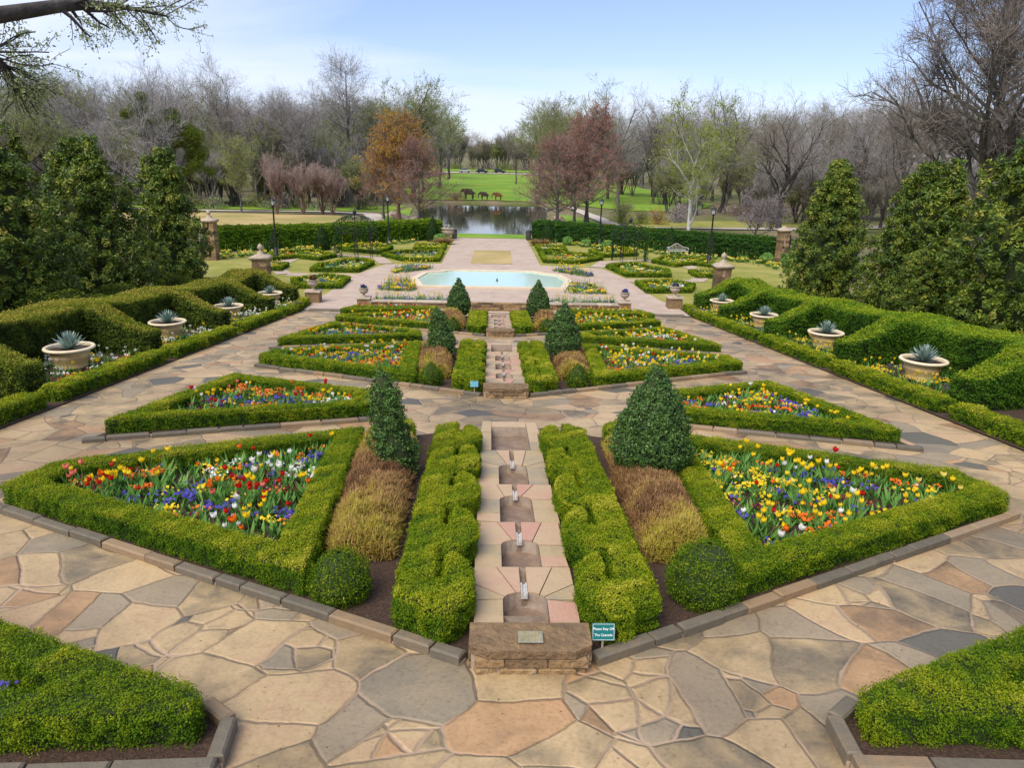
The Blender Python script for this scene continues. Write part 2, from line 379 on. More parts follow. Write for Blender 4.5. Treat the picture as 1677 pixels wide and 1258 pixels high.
    fin = N('ShaderNodeMix'); fin.data_type = 'RGBA'; L(mm.outputs[0], fin.inputs['Factor']); L(mcr.outputs[0], fin.inputs['A']); L(fm.outputs['Result'], fin.inputs['B'])
    p = N('ShaderNodeBsdfPrincipled'); p.inputs['Roughness'].default_value = .52; p.inputs['Specular IOR Level'].default_value = .4
    L(fin.outputs['Result'], p.inputs['Base Color'])
    hb = N('ShaderNodeMath'); hb.operation = 'MULTIPLY_ADD'; hb.inputs[1].default_value = .35; L(mo.outputs[0], hb.inputs[0])
    h0 = N('ShaderNodeMapRange'); h0.inputs['From Min'].default_value = -.004; h0.inputs['From Max'].default_value = .022; L(mt.outputs[0], h0.inputs[0]); L(h0.outputs[0], hb.inputs[2])
    h2 = N('ShaderNodeMath'); h2.operation = 'MULTIPLY_ADD'; h2.inputs[1].default_value = .12; L(fn.outputs[0], h2.inputs[0]); L(hb.outputs[0], h2.inputs[2])
    bp = N('ShaderNodeBump'); bp.inputs['Strength'].default_value = .85; bp.inputs['Distance'].default_value = .02; L(h2.outputs[0], bp.inputs['Height']); L(bp.outputs[0], p.inputs['Normal'])
    L(p.outputs[0], out.inputs[0])
    return m

M = {}
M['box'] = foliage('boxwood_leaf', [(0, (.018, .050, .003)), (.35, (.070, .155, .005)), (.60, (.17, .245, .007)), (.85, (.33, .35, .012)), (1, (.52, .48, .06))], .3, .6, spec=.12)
M['box_core'] = surface('gap_shade_core', [(.3, (.012, .022, .004)), (.7, (.040, .055, .012))], 12, .9, bump=0)  # dark filling inside foliage: shade of the leaf gaps put into its colour
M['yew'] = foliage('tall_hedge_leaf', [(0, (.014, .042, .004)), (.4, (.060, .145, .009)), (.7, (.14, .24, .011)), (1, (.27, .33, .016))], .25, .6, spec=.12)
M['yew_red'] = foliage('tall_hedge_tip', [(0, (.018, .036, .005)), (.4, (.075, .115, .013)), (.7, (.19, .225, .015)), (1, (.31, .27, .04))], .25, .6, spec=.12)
M['laurel'] = foliage('clipped_screen_leaf', [(0, (.006, .024, .006)), (.5, (.028, .085, .012)), (.8, (.06, .15, .014)), (1, (.13, .20, .02))], .25, .6, spec=.15)
M['holly'] = foliage('holly_leaf', [(0, (.014, .040, .010)), (.45, (.050, .115, .024)), (.8, (.11, .20, .032)), (1, (.21, .29, .08))], .12, .4, spec=.3)
M['magnolia'] = foliage('magnolia_leaf', [(0, (.016, .036, .005)), (.36, (.060, .115, .012)), (.62, (.15, .20, .016)), (.84, (.31, .32, .035)), (1, (.32, .20, .07))], .15, .4, spec=.3)
M['russet'] = foliage('russet_twig', [(0, (.10, .045, .018)), (.35, (.30, .165, .075)), (.6, (.44, .27, .10)), (.8, (.43, .33, .06)), (1, (.48, .43, .05))], .3, .7)
M['agave'] = foliage('agave_leaf', [(0, (.10, .17, .15)), (.6, (.25, .34, .285)), (1, (.44, .53, .45))], .05, .5)
M['stem'] = foliage('bulb_leaf', [(0, (.045, .14, .022)), (.5, (.12, .28, .05)), (1, (.26, .43, .10))], .3, .55, spec=.2)
PAL = [(.55, .008, .004), (.80, .18, .01), (.86, .62, .015), (.82, .80, .72), (.085, .07, .40), (.14, .008, .025), (.75, .20, .13), (.85, .68, .16)]
M['petal'] = foliage('petal', [(i / 8, c) for i, c in enumerate(PAL)], .3, .5, 'CONSTANT')
def pt(i): return (np.asarray(i) + .5) / 8
M['straw'] = foliage('straw_grass', [(0, (.20, .12, .04)), (1, (.48, .33, .14))], .3, .7)
M['mistle'] = foliage('mistletoe_leaf', [(0, (.04, .07, .004)), (.6, (.12, .16, .008)), (1, (.22, .26, .02))], .3, .6)
M['mulch'] = surface('mulch', [(.3, (.025, .014, .008)), (.55, (.075, .042, .026)), (.75, (.14, .085, .055))], 30, .95, bump=.9, bscale=60, dist=.03)
M['flag'] = flagstone()
M['kerb'] = surface('kerb_stone', [(.15, (.09, .078, .058)), (.4, (.15, .125, .088)), (.62, (.26, .17, .09)), (.85, (.29, .22, .145))], 7, .7, tint=.6, bump=.4, bscale=30)
M['mortar'] = surface('mortar', [(.3, (.30, .22, .16)), (.7, (.45, .34, .25))], 20, .9, bump=.4)
M['slab'] = surface('cascade_slab', [(.10, (.20, .17, .13)), (.26, (.30, .245, .17)), (.38, (.40, .30, .165)), (.50, (.46, .33, .20)), (.64, (.46, .27, .185)), (.85, (.47, .235, .17))], 2.6, .65, tint=.55, bump=.5, bscale=22)
M['basin'] = surface('basin_render', [(.3, (.17, .115, .08)), (.5, (.29, .21, .15)), (.7, (.44, .36, .29))], 5, .7, tint=.4, bump=.4, bscale=40)
M['rock'] = surface('rough_stone', [(.25, (.08, .055, .03)), (.45, (.19, .12, .06)), (.62, (.30, .19, .085)), (.8, (.36, .26, .14))], 6, .85, tint=.4, bump=.9, bscale=18, dist=.05)
M['marble'] = surface('pale_spout', [(.3, (.36, .34, .30)), (.7, (.60, .57, .52))], 14, .6, bump=.3)
M['bronze'] = surface('plaque_metal', [(.3, (.22, .21, .15)), (.7, (.36, .35, .27))], 18, .5, bump=.2, metal=.4)
M['plaqtext'] = surface('plaque_lettering', [(.3, (.34, .27, .12)), (.7, (.46, .36, .16))], 18, .5, bump=0, metal=.3)
M['sign'] = surface('teal_sign', [(.4, (.004, .13, .13)), (.6, (.006, .16, .16))], 5, .4, bump=0)
M['signblue'] = surface('blue_sign', [(.4, (.01, .26, .36)), (.6, (.014, .31, .42))], 5, .4, bump=0)
M['white'] = surface('white_paint', [(.4, (.75, .75, .73)), (.6, (.8, .8, .78))], 5, .5, bump=0)
M['pot'] = surface('cream_terracotta', [(.3, (.52, .34, .13)), (.6, (.66, .46, .20)), (.8, (.72, .55, .30))], 3.5, .75, bump=.3, bscale=25)
M['potrim'] = surface('pot_rim', [(.3, (.62, .49, .30)), (.7, (.76, .65, .46))], 5, .75, bump=.3, bscale=25)
M['limestone'] = surface('limestone', [(.3, (.28, .22, .16)), (.55, (.42, .34, .25)), (.8, (.54, .46, .36))], 5, .8, tint=.3, bump=.5, bscale=20)
M['coping'] = surface('pool_coping', [(.3, (.55, .44, .30)), (.7, (.70, .58, .42))], 3, .7, bump=.2)
M['plaza'] = surface('plaza_paving', [(.3, (.36, .27, .205)), (.55, (.45, .345, .27)), (.75, (.50, .395, .315))], 1.3, .8, bump=.2, bscale=40)
M['concrete'] = surface('path_concrete', [(.3, (.40, .34, .28)), (.7, (.52, .45, .38))], 1.1, .85, bump=.2, bscale=30)
M['lawn_tan'] = surface('dormant_lawn', [(.30, (.20, .20, .045)), (.48, (.33, .26, .09)), (.62, (.46, .33, .15)), (.8, (.52, .39, .20))], .12, .95, detail=9, bump=.6, bscale=14, dist=.05)
M['lawn_olive'] = surface('thin_lawn', [(.3, (.16, .19, .022)), (.5, (.25, .24, .045)), (.7, (.35, .29, .09))], .5, .95, detail=9, bump=.6, bscale=16, dist=.05)
M['lawn_green'] = surface('spring_lawn', [(.28, (.07, .17, .010)), (.45, (.13, .25, .014)), (.62, (.23, .31, .022)), (.8, (.34, .33, .07))], .11, .95, detail=9, bump=.6, bscale=8, dist=.08, stretch=(1, 3, 1))
M['ground'] = surface('woodland_floor', [(.25, (.05, .075, .012)), (.42, (.10, .12, .025)), (.56, (.17, .135, .075)), (.75, (.24, .18, .11))], .16, .95, detail=10, bump=.8, bscale=5, dist=.12)
M['iron'] = surface('black_iron', [(.4, (.010, .011, .012)), (.6, (.018, .018, .019))], 8, .45, bump=0)
M['glass_lamp'] = surface('lamp_glass', [(.4, (.55, .57, .56)), (.6, (.66, .68, .68))], 8, .2, bump=0)
M['wood_grey'] = surface('weathered_teak', [(.3, (.30, .28, .25)), (.7, (.48, .46, .42))], 10, .8, bump=.2, stretch=(1, 8, 8))
M['redwood'] = surface('red_stained_wood', [(.3, (.28, .05, .02)), (.7, (.42, .09, .04))], 8, .7, bump=.2)
M['boulder'] = surface('boulder', [(.3, (.22, .15, .10)), (.55, (.42, .31, .23)), (.8, (.58, .47, .37))], 1.6, .85, tint=.3, bump=.8, bscale=8, dist=.08)
M['elephant'] = surface('elephant_hide', [(.3, (.035, .022, .014)), (.7, (.085, .05, .03))], 3, .8, tint=.3, bump=.4)
M['rusty'] = surface('elephant_rust', [(.3, (.10, .035, .012)), (.7, (.19, .07, .025))], 3, .8, bump=.4)
M['bark'] = surface('grey_bark', [(.3, (.055, .048, .042)), (.55, (.125, .112, .098)), (.8, (.22, .20, .175))], 3, .9, bump=.8, bscale=9, dist=.06, stretch=(1, 1, .25))
M['bark_dark'] = surface('dark_bark', [(.3, (.026, .022, .019)), (.6, (.065, .056, .048)), (.8, (.12, .105, .09))], 3, .9, bump=.8, bscale=9, dist=.06, stretch=(1, 1, .25))
M['bark_white'] = surface('pale_bark', [(.3, (.26, .24, .21)), (.5, (.52, .50, .46)), (.75, (.66, .64, .60))], 2, .8, bump=.4, bscale=9, stretch=(1, 1, .4))
M['bark_red'] = surface('reddish_bark', [(.3, (.09, .05, .034)), (.7, (.20, .125, .09))], 3, .9, bump=.6, bscale=9, dist=.05, stretch=(1, 1, .25))
def twig(name, a, b, c): return foliage(name, [(0, a), (.5, b), (1, c)], 0, .85)
M['twig_grey'] = twig('grey_twig', (.15, .136, .128), (.27, .25, .235), (.40, .375, .355))
M['twig_olive'] = twig('olive_twig', (.12, .115, .065), (.23, .225, .12), (.34, .34, .18))
M['twig_brown'] = twig('brown_twig', (.11, .090, .075), (.21, .175, .148), (.32, .275, .235))
M['twig_pink'] = twig('pink_twig', (.17, .115, .098), (.29, .205, .178), (.42, .32, .28))
M['bud_olive'] = foliage('olive_bud', [(0, (.12, .16, .03)), (1, (.32, .38, .08))], .35, .6)
M['bud_lime'] = foliage('lime_leaf', [(0, (.17, .24, .015)), (1, (.44, .50, .06))], .4, .6)
M['bud_gold'] = foliage('gold_needle', [(0, (.36, .15, .03)), (.5, (.47, .25, .04)), (1, (.46, .38, .06))], .35, .7)
M['bud_rust'] = foliage('rust_needle', [(0, (.22, .085, .05)), (.5, (.34, .16, .10)), (1, (.40, .25, .18))], .35, .7)
M['bud_purple'] = foliage('redbud_blossom', [(0, (.15, .08, .10)), (1, (.30, .19, .22))], .35, .7)
M['leaf_pale'] = foliage('pale_spring_leaf', [(0, (.20, .25, .09)), (1, (.46, .52, .26))], .4, .6)
M['roof'] = surface('dark_roof', [(.3, (.05, .05, .055)), (.7, (.10, .10, .11))], 3, .8, bump=0)
M['wall_white'] = surface('pale_wall', [(.3, (.62, .63, .62)), (.7, (.72, .73, .72))], 2, .8, bump=0)
M['glass_dark'] = surface('dark_glass', [(.4, (.02, .024, .03)), (.6, (.035, .04, .045))], 2, .1, bump=0, spec=.6)
M['car_dark'] = surface('dark_car_paint', [(.4, (.010, .013, .03)), (.6, (.014, .018, .04))], 2, .25, bump=0, spec=.6)
M['car_silver'] = surface('silver_car_paint', [(.4, (.42, .43, .44)), (.6, (.48, .49, .5))], 2, .3, bump=0, spec=.6)
M['tyre'] = surface('tyre', [(.4, (.012, .012, .012)), (.6, (.02, .02, .02))], 9, .8, bump=0)
def water(name, col, rough, bump, scale):
    m, t, out = mat_new(name)
    p = t.nodes.new('ShaderNodeBsdfPrincipled'); p.inputs['Base Color'].default_value = (*col, 1); p.inputs['Roughness'].default_value = rough
    p.inputs['Specular IOR Level'].default_value = .5; p.inputs['IOR'].default_value = 1.33
    co = t.nodes.new('ShaderNodeTexCoord'); mp = t.nodes.new('ShaderNodeMapping'); mp.inputs['Scale'].default_value = (1, .45, 1)
    n = t.nodes.new('ShaderNodeTexNoise'); n.inputs['Scale'].default_value = scale; n.inputs['Detail'].default_value = 3
    b = t.nodes.new('ShaderNodeBump'); b.inputs['Strength'].default_value = bump; b.inputs['Distance'].default_value = .05
    t.links.new(co.outputs['Object'], mp.inputs[0]); t.links.new(mp.outputs[0], n.inputs['Vector']); t.links.new(n.outputs[0], b.inputs['Height']); t.links.new(b.outputs[0], p.inputs['Normal'])
    t.links.new(p.outputs[0], out.inputs[0]); return m
M['pond'] = water('pond_water', (.022, .032, .016), .04, .03, .9)
M['poolwater'] = water('pool_water', (.46, .64, .54), .05, .10, 1.6)
# ------------------------------------------------------------------ ground, ramp, plaza, lawns, paths, water
def grid_ground():
    xs = np.unique(np.concatenate([np.linspace(-900, -64, 24), np.arange(-64, -20, 2.5), np.arange(-20, 18, 1.0), np.arange(18, 58, 1.5), np.arange(58, 70, 2.5), np.linspace(70, 900, 24)]))
    ys = np.unique(np.concatenate([np.linspace(-60, 0, 5), np.arange(0, 38, 4), [YE], np.arange(40, 76, 4), np.arange(76, 172, 1.0), np.arange(172, 340, 6), np.linspace(345, 1800, 20)]))
    X, Y = np.meshgrid(xs, ys, indexing='ij'); Z = tz(X, Y) - np.where((np.abs(X) < 9.6) & (Y > -20) & (Y < 38.1), .34, .06)
    ny = len(ys); i, j = np.meshgrid(np.arange(len(xs) - 1), np.arange(ny - 1), indexing='ij')
    F = np.stack([i * ny + j, (i + 1) * ny + j, (i + 1) * ny + j + 1, i * ny + j + 1], 2).reshape(-1, 4)
    g = G(); g.add(np.stack([X, Y, Z], 2).reshape(-1, 3), F, .5, 0, True)
    return kind(g.build('ground', M['ground']), 'structure')
grid_ground()

def drape(name, poly, off, mat, res=3.0, zf=tz, knd='structure'):
    poly = ccw(poly); B = []
    for a, b in zip(poly, poly[1:] + poly[:1]):
        n = max(1, int(math.hypot(b[0] - a[0], b[1] - a[1]) / res))
        B += [(a[0] + (b[0] - a[0]) * k / n, a[1] + (b[1] - a[1]) * k / n) for k in range(n)]
    nb = len(B); P = np.array(poly)
    gx, gy = np.meshgrid(np.arange(P[:, 0].min(), P[:, 0].max(), res), np.arange(P[:, 1].min(), P[:, 1].max(), res))
    gx, gy = gx.ravel(), gy.ravel(); k = sdf(poly, gx, gy) < -res * .3
    pts = B + list(zip(gx[k], gy[k]))
    v, e, f, *_ = delaunay_2d_cdt([Vector(p) for p in pts], [], [list(range(nb))], 1, 1e-5)
    V = np.array([(p.x, p.y) for p in v]); Z = zf(V[:, 0], V[:, 1]) + off
    g = G(); g.add(np.column_stack([V, Z]), [tuple(t) for t in f if len(t) == 3], .5, 0, True)
    o = g.build(name, mat)
    return kind(o, knd) if knd else o

g = G()
_yb = [-6.0] + [v for o_, s_ in ((0, 1), (11.85, 1), (24.0, .9)) for v in (o_ + 5.95 * s_, o_ + 14.7 * s_)] + [YE]
for _i, (_a, _b) in enumerate(zip(_yb, _yb[1:])):          # left open under the three cascades
    for _x0, _x1 in (((-11.0, 11.0),) if _i % 2 == 0 else ((-11.0, -.54), (.54, 11.0))):
        g.add([(_x0, _a, -S * _a), (_x1, _a, -S * _a), (_x1, _b, -S * _b), (_x0, _b, -S * _b)], [(0, 1, 2, 3)])
kind(g.build('paved_ramp', M['flag']), 'structure')
AX = -0.34
drape('garden_lawn', [(-23.5, 40.5), (-11.02, 38.6), (11.02, 38.6), (23.5, 40.5), (24.5, 64), (14, 72), (4, 79.5), (-4.8, 79), (-16.5, 69), (-24, 62)], .02, M['lawn_olive'], 3, flat0)
drape('plaza', [(-11.0, YE - .02), (-10.2, 43.6), (-9.9, 50.6), (-14.5, 50.6), (-14.5, 52.0), (-9.9, 52.0), (-8.6, 57.6), (-4.35, 58.6), (-4.3, 80.6), (3.4, 80.6), (3.5, 58.6),
                (8.2, 57.4), (9.2, 52.0), (14.0, 52.0), (14.0, 50.6), (9.2, 50.6), (9.7, 43.6), (10.6, YE - .02)], .035, M['plaza'], 4, flat0)
drape('lawn_panel', [(-2.06, 58.8), (1.3, 59.0), (1.36, 68.6), (-1.98, 68.4)], .055, M['lawn_tan'], 3, flat0)
for sg in (-1, 1):      # garden walks round the beds
    cx = AX + sg * 11.8
    drape('path', ribbon([(cx + sg * 2.6, 51.3), (cx + sg * 4.4, 55), (cx + sg * 4.2, 60), (cx + sg * 1.2, 63.2), (cx - sg * 2.4, 61.5), (cx - sg * 3.5, 58)], 1.1), .05, M['plaza'], 2, flat0)
# slight step where the ramp meets the plaza
for sg, nm in ((-1, 'left'), (1, 'right')):
    g = G(); g.box((sg * 8.75, YE + .02, Z0 + .045), (2.5, .34, .10), tint=.25, ch=.02)
    kind(g.build('stone_step', M['kerb']), 'structure')
drape('lawn', [(-60, 76), (-14.5, 84), (-16.8, 96), (-23, 112), (-60, 112)], .03, M['lawn_tan'], 3)
drape('lawn', [(-60, 120.5), (-26, 123), (-17, 124), (-16.5, 142), (-28, 137), (-60, 131)], .02, M['lawn_green'], 3)
drape('lawn', [(-15.2, 98), (-10.2, 96), (-13, 116), (-14.6, 135), (-16.0, 124), (-17.5, 116)], .03, M['lawn_green'], 2)
drape('lawn', [(-5.9, 80.7), (5.2, 80.7), (5.4, 84.6), (1.8, 84.5), (-2, 84.4), (-6.2, 84.8)], .05, M['lawn_green'], 2)
drape('lawn', [(-16, 168), (-6, 168.6), (6, 168.4), (14, 165), (20, 152), (25, 142), (36, 140), (50, 170), (40, 262), (9, 292), (-16, 292), (-26, 230), (-22, 185)], .05, M['lawn_green'], 4)
drape('lawn', [(7.6, 93), (13.4, 91.5), (15.2, 97.5), (14.8, 112), (12.2, 124), (10.6, 122), (9.4, 108)], .03, M['lawn_green'], 2)
drape('lawn', [(17, 98.6), (30, 100), (44, 104), (60, 108), (60, 120), (40, 118), (20, 112)], .03, M['lawn_olive'], 3)
drape('path', ribbon([(-62, 118.2), (-42, 117.6), (-27, 120.4), (-19, 116.5), (-17.0, 108), (-15.6, 94), (-14.6, 84)], [2.6, 2.6, 2.8, 2.8, 2.4, 2.4, 2.4]), .06, M['concrete'], 2)
drape('path', ribbon([(14.8, 150), (15.9, 128), (16.6, 108), (15.8, 96), (13.8, 87)], 2.2), .06, M['concrete'], 2)
drape('path', ribbon([(16.6, 99.5), (24, 99.6), (33, 101.5), (46, 104), (70, 118)], [1.8, 2, 2.6, 4.2, 4.5]), .07, M['concrete'], 2)
drape('road', [(-60, 296), (60, 296), (60, 306), (-60, 306)], .05, M['concrete'], 6)
drape('lawn', [(-60, 309), (60, 309), (60, 345), (-60, 345)], .04, M['lawn_green'], 8)
def sheet(name, poly, z, mat):
    g = G(); poly = ccw(poly); V = [(x, y, z) for x, y in poly]
    tri = tessellate_polygon([[Vector((x, y, 0)) for x, y in poly]])
    F = []
    for a, b, c in tri:
        A, B_, C_ = (np.array(poly[i]) for i in (a, b, c)); cr = (B_ - A)[0] * (C_ - A)[1] - (B_ - A)[1] * (C_ - A)[0]
        F.append((a, b, c) if cr > 0 else (a, c, b))
    g.add(V, F); return kind(g.build(name, mat), 'structure')
sheet('pond_water', offset(ccw(POND), -2.5), Z0 - .42, M['pond'])
sheet('creek_water', offset(ccw(CREEK), -1.5), Z0 - .42, M['pond'])

# ------------------------------------------------------------------ hedges
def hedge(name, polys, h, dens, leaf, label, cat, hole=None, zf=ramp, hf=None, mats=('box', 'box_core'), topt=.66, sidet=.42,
          rnd=.06, lump=.03, group=None, seed=0, aspect=.6, jit=.75, core=True, zlift=0.0, spread=.02, inset=.045):
    rng = np.random.default_rng(seed + 100)
    polys = [ccw(p) for p in polys]; hole = ccw(hole) if hole else None
    def Fs(x, y):
        d = np.min([sdf(p, x, y) for p in polys], axis=0)
        return np.maximum(d, -sdf(hole, x, y)) if hole else d
    H = hf if hf else (lambda x, y: np.full(np.shape(x), h))
    g = G()
    for p in polys:                                   # top
        P = np.array(p); lo, hi = P.min(0), P.max(0)
        n = int(dens * (hi - lo).prod() * 1.15)
        q = rng.uniform(lo, hi, (n, 2)); q = q[poly_inside(p, q[:, 0], q[:, 1])]
        d = -Fs(q[:, 0], q[:, 1]); q = q[d > 0]; d = d[d > 0]
        if len(p) and len(q):
            hh = H(q[:, 0], q[:, 1]); r = np.minimum(rnd, hh * .95); e = np.clip(r - d, 0, None); drop = r - np.sqrt(np.maximum(r * r - e * e, 0))
            P3 = np.column_stack([q, zf(q[:, 0], q[:, 1]) + zlift + hh - drop])
            nz = noise(P3, .5, seed % 4); nf = noise(P3, .16, (seed + 1) % 4)
            P3[:, 2] += lump * nz + lump * .6 * nf + rng.normal(0, spread, len(q)) - .01
            keep = rng.random(len(q)) < np.clip(1.05 + .45 * nf, .35, 1); P3, nz, nf = P3[keep], nz[keep], nf[keep]
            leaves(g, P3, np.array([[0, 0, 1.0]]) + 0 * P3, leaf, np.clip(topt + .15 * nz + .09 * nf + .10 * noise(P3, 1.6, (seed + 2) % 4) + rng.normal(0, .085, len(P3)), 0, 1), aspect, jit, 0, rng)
    for p, sgn in [(p, 1) for p in polys] + ([(hole, -1)] if hole else []):      # sides
        for a, b in zip(p, p[1:] + p[:1]):
            a, b = np.array(a), np.array(b); L = np.linalg.norm(b - a)
            if L < 1e-3: continue
            t = (b - a) / L; nrm = np.array([t[1], -t[0]]) * sgn
            hm = float(np.max(H(np.array([a[0], b[0]]), np.array([a[1], b[1]]))))
            n = int(dens * L * hm * 1.1); s = rng.uniform(0, L, n); u = rng.random(n) ** .9
            q = a + s[:, None] * t
            keep = Fs(q[:, 0] + nrm[0] * .03, q[:, 1] + nrm[1] * .03) > 0
            q, u = q[keep], u[keep]
            if not len(q): continue
            hh = H(q[:, 0], q[:, 1]); zz = u * (hh - rnd * .5)
            P3 = np.column_stack([q, zf(q[:, 0], q[:, 1]) + zlift + zz])
            nz = noise(P3, .5, (seed + 2) % 4); nf = noise(P3, .17, (seed + 3) % 4)
            push = lump * .8 * nz + lump * .8 * nf + rng.normal(0, spread, len(q)) - .35 * lump * (1 - u)
            P3[:, :2] += push[:, None] * nrm
            pk = np.clip(1.0 + .5 * nf, .3, 1) * np.clip(.35 + 3 * u, 0, 1)
            keep = rng.random(len(q)) < pk; P3, nz, nf, u = P3[keep], nz[keep], nf[keep], u[keep]
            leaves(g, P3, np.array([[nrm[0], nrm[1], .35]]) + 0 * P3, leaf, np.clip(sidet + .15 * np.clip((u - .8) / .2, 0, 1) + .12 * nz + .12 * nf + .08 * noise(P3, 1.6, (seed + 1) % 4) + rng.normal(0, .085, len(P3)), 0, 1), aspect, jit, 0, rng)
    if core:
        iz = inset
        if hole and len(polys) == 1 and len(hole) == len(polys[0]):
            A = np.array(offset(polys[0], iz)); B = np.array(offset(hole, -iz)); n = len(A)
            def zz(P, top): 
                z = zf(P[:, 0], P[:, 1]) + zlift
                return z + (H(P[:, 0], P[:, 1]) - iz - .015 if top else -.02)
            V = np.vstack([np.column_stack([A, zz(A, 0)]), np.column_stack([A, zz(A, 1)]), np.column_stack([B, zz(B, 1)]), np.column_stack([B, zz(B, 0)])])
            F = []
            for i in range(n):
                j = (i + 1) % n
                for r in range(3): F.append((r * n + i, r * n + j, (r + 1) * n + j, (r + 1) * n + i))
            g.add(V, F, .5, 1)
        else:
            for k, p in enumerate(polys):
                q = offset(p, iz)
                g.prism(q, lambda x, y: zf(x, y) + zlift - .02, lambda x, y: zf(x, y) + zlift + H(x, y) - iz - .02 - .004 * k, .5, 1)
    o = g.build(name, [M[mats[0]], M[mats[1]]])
    return tag(o, label, cat, group)

def crown(g, ells, dens, size, tint=.5, aspect=.5, jit=.8, mat=0, cmat=1, seed=0, depth=.16, core=.86, nscale=.5, rough=.06):
    rng = np.random.default_rng(seed); E = np.array(ells, float)
    for k, e in enumerate(E):
        c, r = e[:3], e[3:6]
        A = 4 * math.pi * ((r[0] * r[1]) ** 1.6 / 3 + (r[0] * r[2]) ** 1.6 / 3 + (r[1] * r[2]) ** 1.6 / 3) ** (1 / 1.6)
        n = int(A * dens); u = unit(rng.normal(size=(n, 3)))
        f = 1 - depth * rng.random(n) ** 2
        P = c + u * r * f[:, None]
        nz = noise(P, nscale, seed % 4); P = P + u * (rough * nz)[:, None]
        inside = np.zeros(n, bool)
        for j, o in enumerate(E):
            if j != k: inside |= (((P - o[:3]) / (o[3:6] * .88)) ** 2).sum(1) < 1
        P, u, nz = P[~inside], u[~inside], nz[~inside]
        leaves(g, P, unit(u / r), size, np.clip(tint + .12 * nz + rng.normal(0, .15, len(P)), 0, 1), aspect, jit, mat, rng)
        if core:
            th = np.linspace(0, math.pi, 7); n2 = 10; ph = np.arange(n2) * 2 * math.pi / n2
            V = np.stack([np.sin(th)[:, None] * np.cos(ph), np.sin(th)[:, None] * np.sin(ph), np.repeat(np.cos(th)[:, None], n2, 1)], 2) * r * core + c
            i, j = np.meshgrid(np.arange(6), np.arange(n2), indexing='ij'); j2 = (j + 1) % n2
            g.add(V.reshape(-1, 3), np.stack([i * n2 + j, (i + 1) * n2 + j, (i + 1) * n2 + j2, i * n2 + j2], 2).reshape(-1, 4), .5, cmat, True)

def spun(g, prof, c, dens, size, tint, seed, lump=.04, lean=(0, 0), aspect=.5, core=.85):
    """leafy surface of revolution: prof = [(z, r), ...]"""
    rng = np.random.default_rng(seed); prof = np.array(prof, float); z, r = prof[:, 0], prof[:, 1]
    ds = np.hypot(np.diff(z), np.diff(r)); Ar = math.pi * (r[1:] + r[:-1]) * ds; n = int(Ar.sum() * dens)
    k = rng.choice(len(ds), n, p=Ar / Ar.sum()); f = rng.random(n)
    zz = z[k] + f * np.diff(z)[k]; rr = r[k] + f * np.diff(r)[k]; a = rng.uniform(0, 2 * math.pi, n)
    slope = -np.diff(r)[k] / np.maximum(ds[k], 1e-6); up_ = np.stack([np.cos(a) * np.diff(z)[k] / ds[k], np.sin(a) * np.diff(z)[k] / ds[k], slope], 1)
    q = (zz - z[0]) / (z[-1] - z[0])
    P = np.stack([c[0] + rr * np.cos(a) + lean[0] * q, c[1] + rr * np.sin(a) + lean[1] * q, c[2] + zz], 1)
    nz = noise(P, .35, seed % 4); nf = noise(P, .13, (seed + 1) % 4)
    P = P + up_ * (lump * nz + lump * .8 * nf + rng.normal(0, .02, n) - .03 * rng.random(n) ** 2)[:, None]
    keep = rng.random(n) < np.clip(1 + .5 * nf, .3, 1)
    leaves(g, P[keep], up_[keep], size, np.clip(tint + .12 * nf[keep] + rng.normal(0, .18, keep.sum()), 0, 1), aspect, .75, 0, rng)
    pr = [(max(b * core - .01, .005), a) for a, b in prof]
    m = len(pr); n2 = 12; ang = np.arange(n2) * 2 * math.pi / n2
    pa = np.array(pr); q = (pa[:, 1] - z[0]) / (z[-1] - z[0])
    V = np.stack([c[0] + pa[:, :1] * np.cos(ang) + (lean[0] * q)[:, None], c[1] + pa[:, :1] * np.sin(ang) + (lean[1] * q)[:, None], np.repeat(c[2] + pa[:, 1:2], n2, 1)], 2)
    i, j = np.meshgrid(np.arange(m - 1), np.arange(n2), indexing='ij'); j2 = (j + 1) % n2
    g.add(V.reshape(-1, 3), np.stack([i * n2 + j, i * n2 + j2, (i + 1) * n2 + j2, (i + 1) * n2 + j], 2).reshape(-1, 4), .5, 1, True)

# ------------------------------------------------------------------ kerbs
def kerb_run(pts, label, h=.11, w=.135, seed=0, lmin=.35, lmax=.85):
    rng = np.random.default_rng(seed + 900); g = G()
    for a, b in zip(pts, pts[1:]):
        a, b = np.array(a, float), np.array(b, float); L = np.linalg.norm(b - a); t = (b - a) / L; rz = math.atan2(t[1], t[0]); s = 0.0
        while s < L - .05:
            l = min(rng.uniform(lmin, lmax), L - s)
            if L - s - l < .2: l = L - s
            m = a + t * (s + l / 2); z = float(gz(m[0], m[1]))
            slope = -S * t[1] if m[1] < YE else 0
            g.box((m[0] + rng.normal(0, .006), m[1] + rng.normal(0, .006), z + h / 2 - .02 + rng.normal(0, .006)), (l - .022, w * rng.uniform(.92, 1.06), h + .04), rz, float(np.clip(rng.choice([.15, .2, .3, .55, .85]) + rng.normal(0, .06), 0, 1)), 0, .018, tilt=(slope, 0))
            s += l
        m = (a + b) / 2; g.box((m[0], m[1], float(gz(m[0], m[1])) + h / 2 - .06), (L - .02, w * .8, h - .04), rz, .5, 1, 0, (-S * (b[1] - a[1]) / np.linalg.norm(b - a), 0))
    return tag(g.build('stone_kerb', [M['kerb'], M['mortar']]), label, 'kerb', 'stone kerbs along the beds')

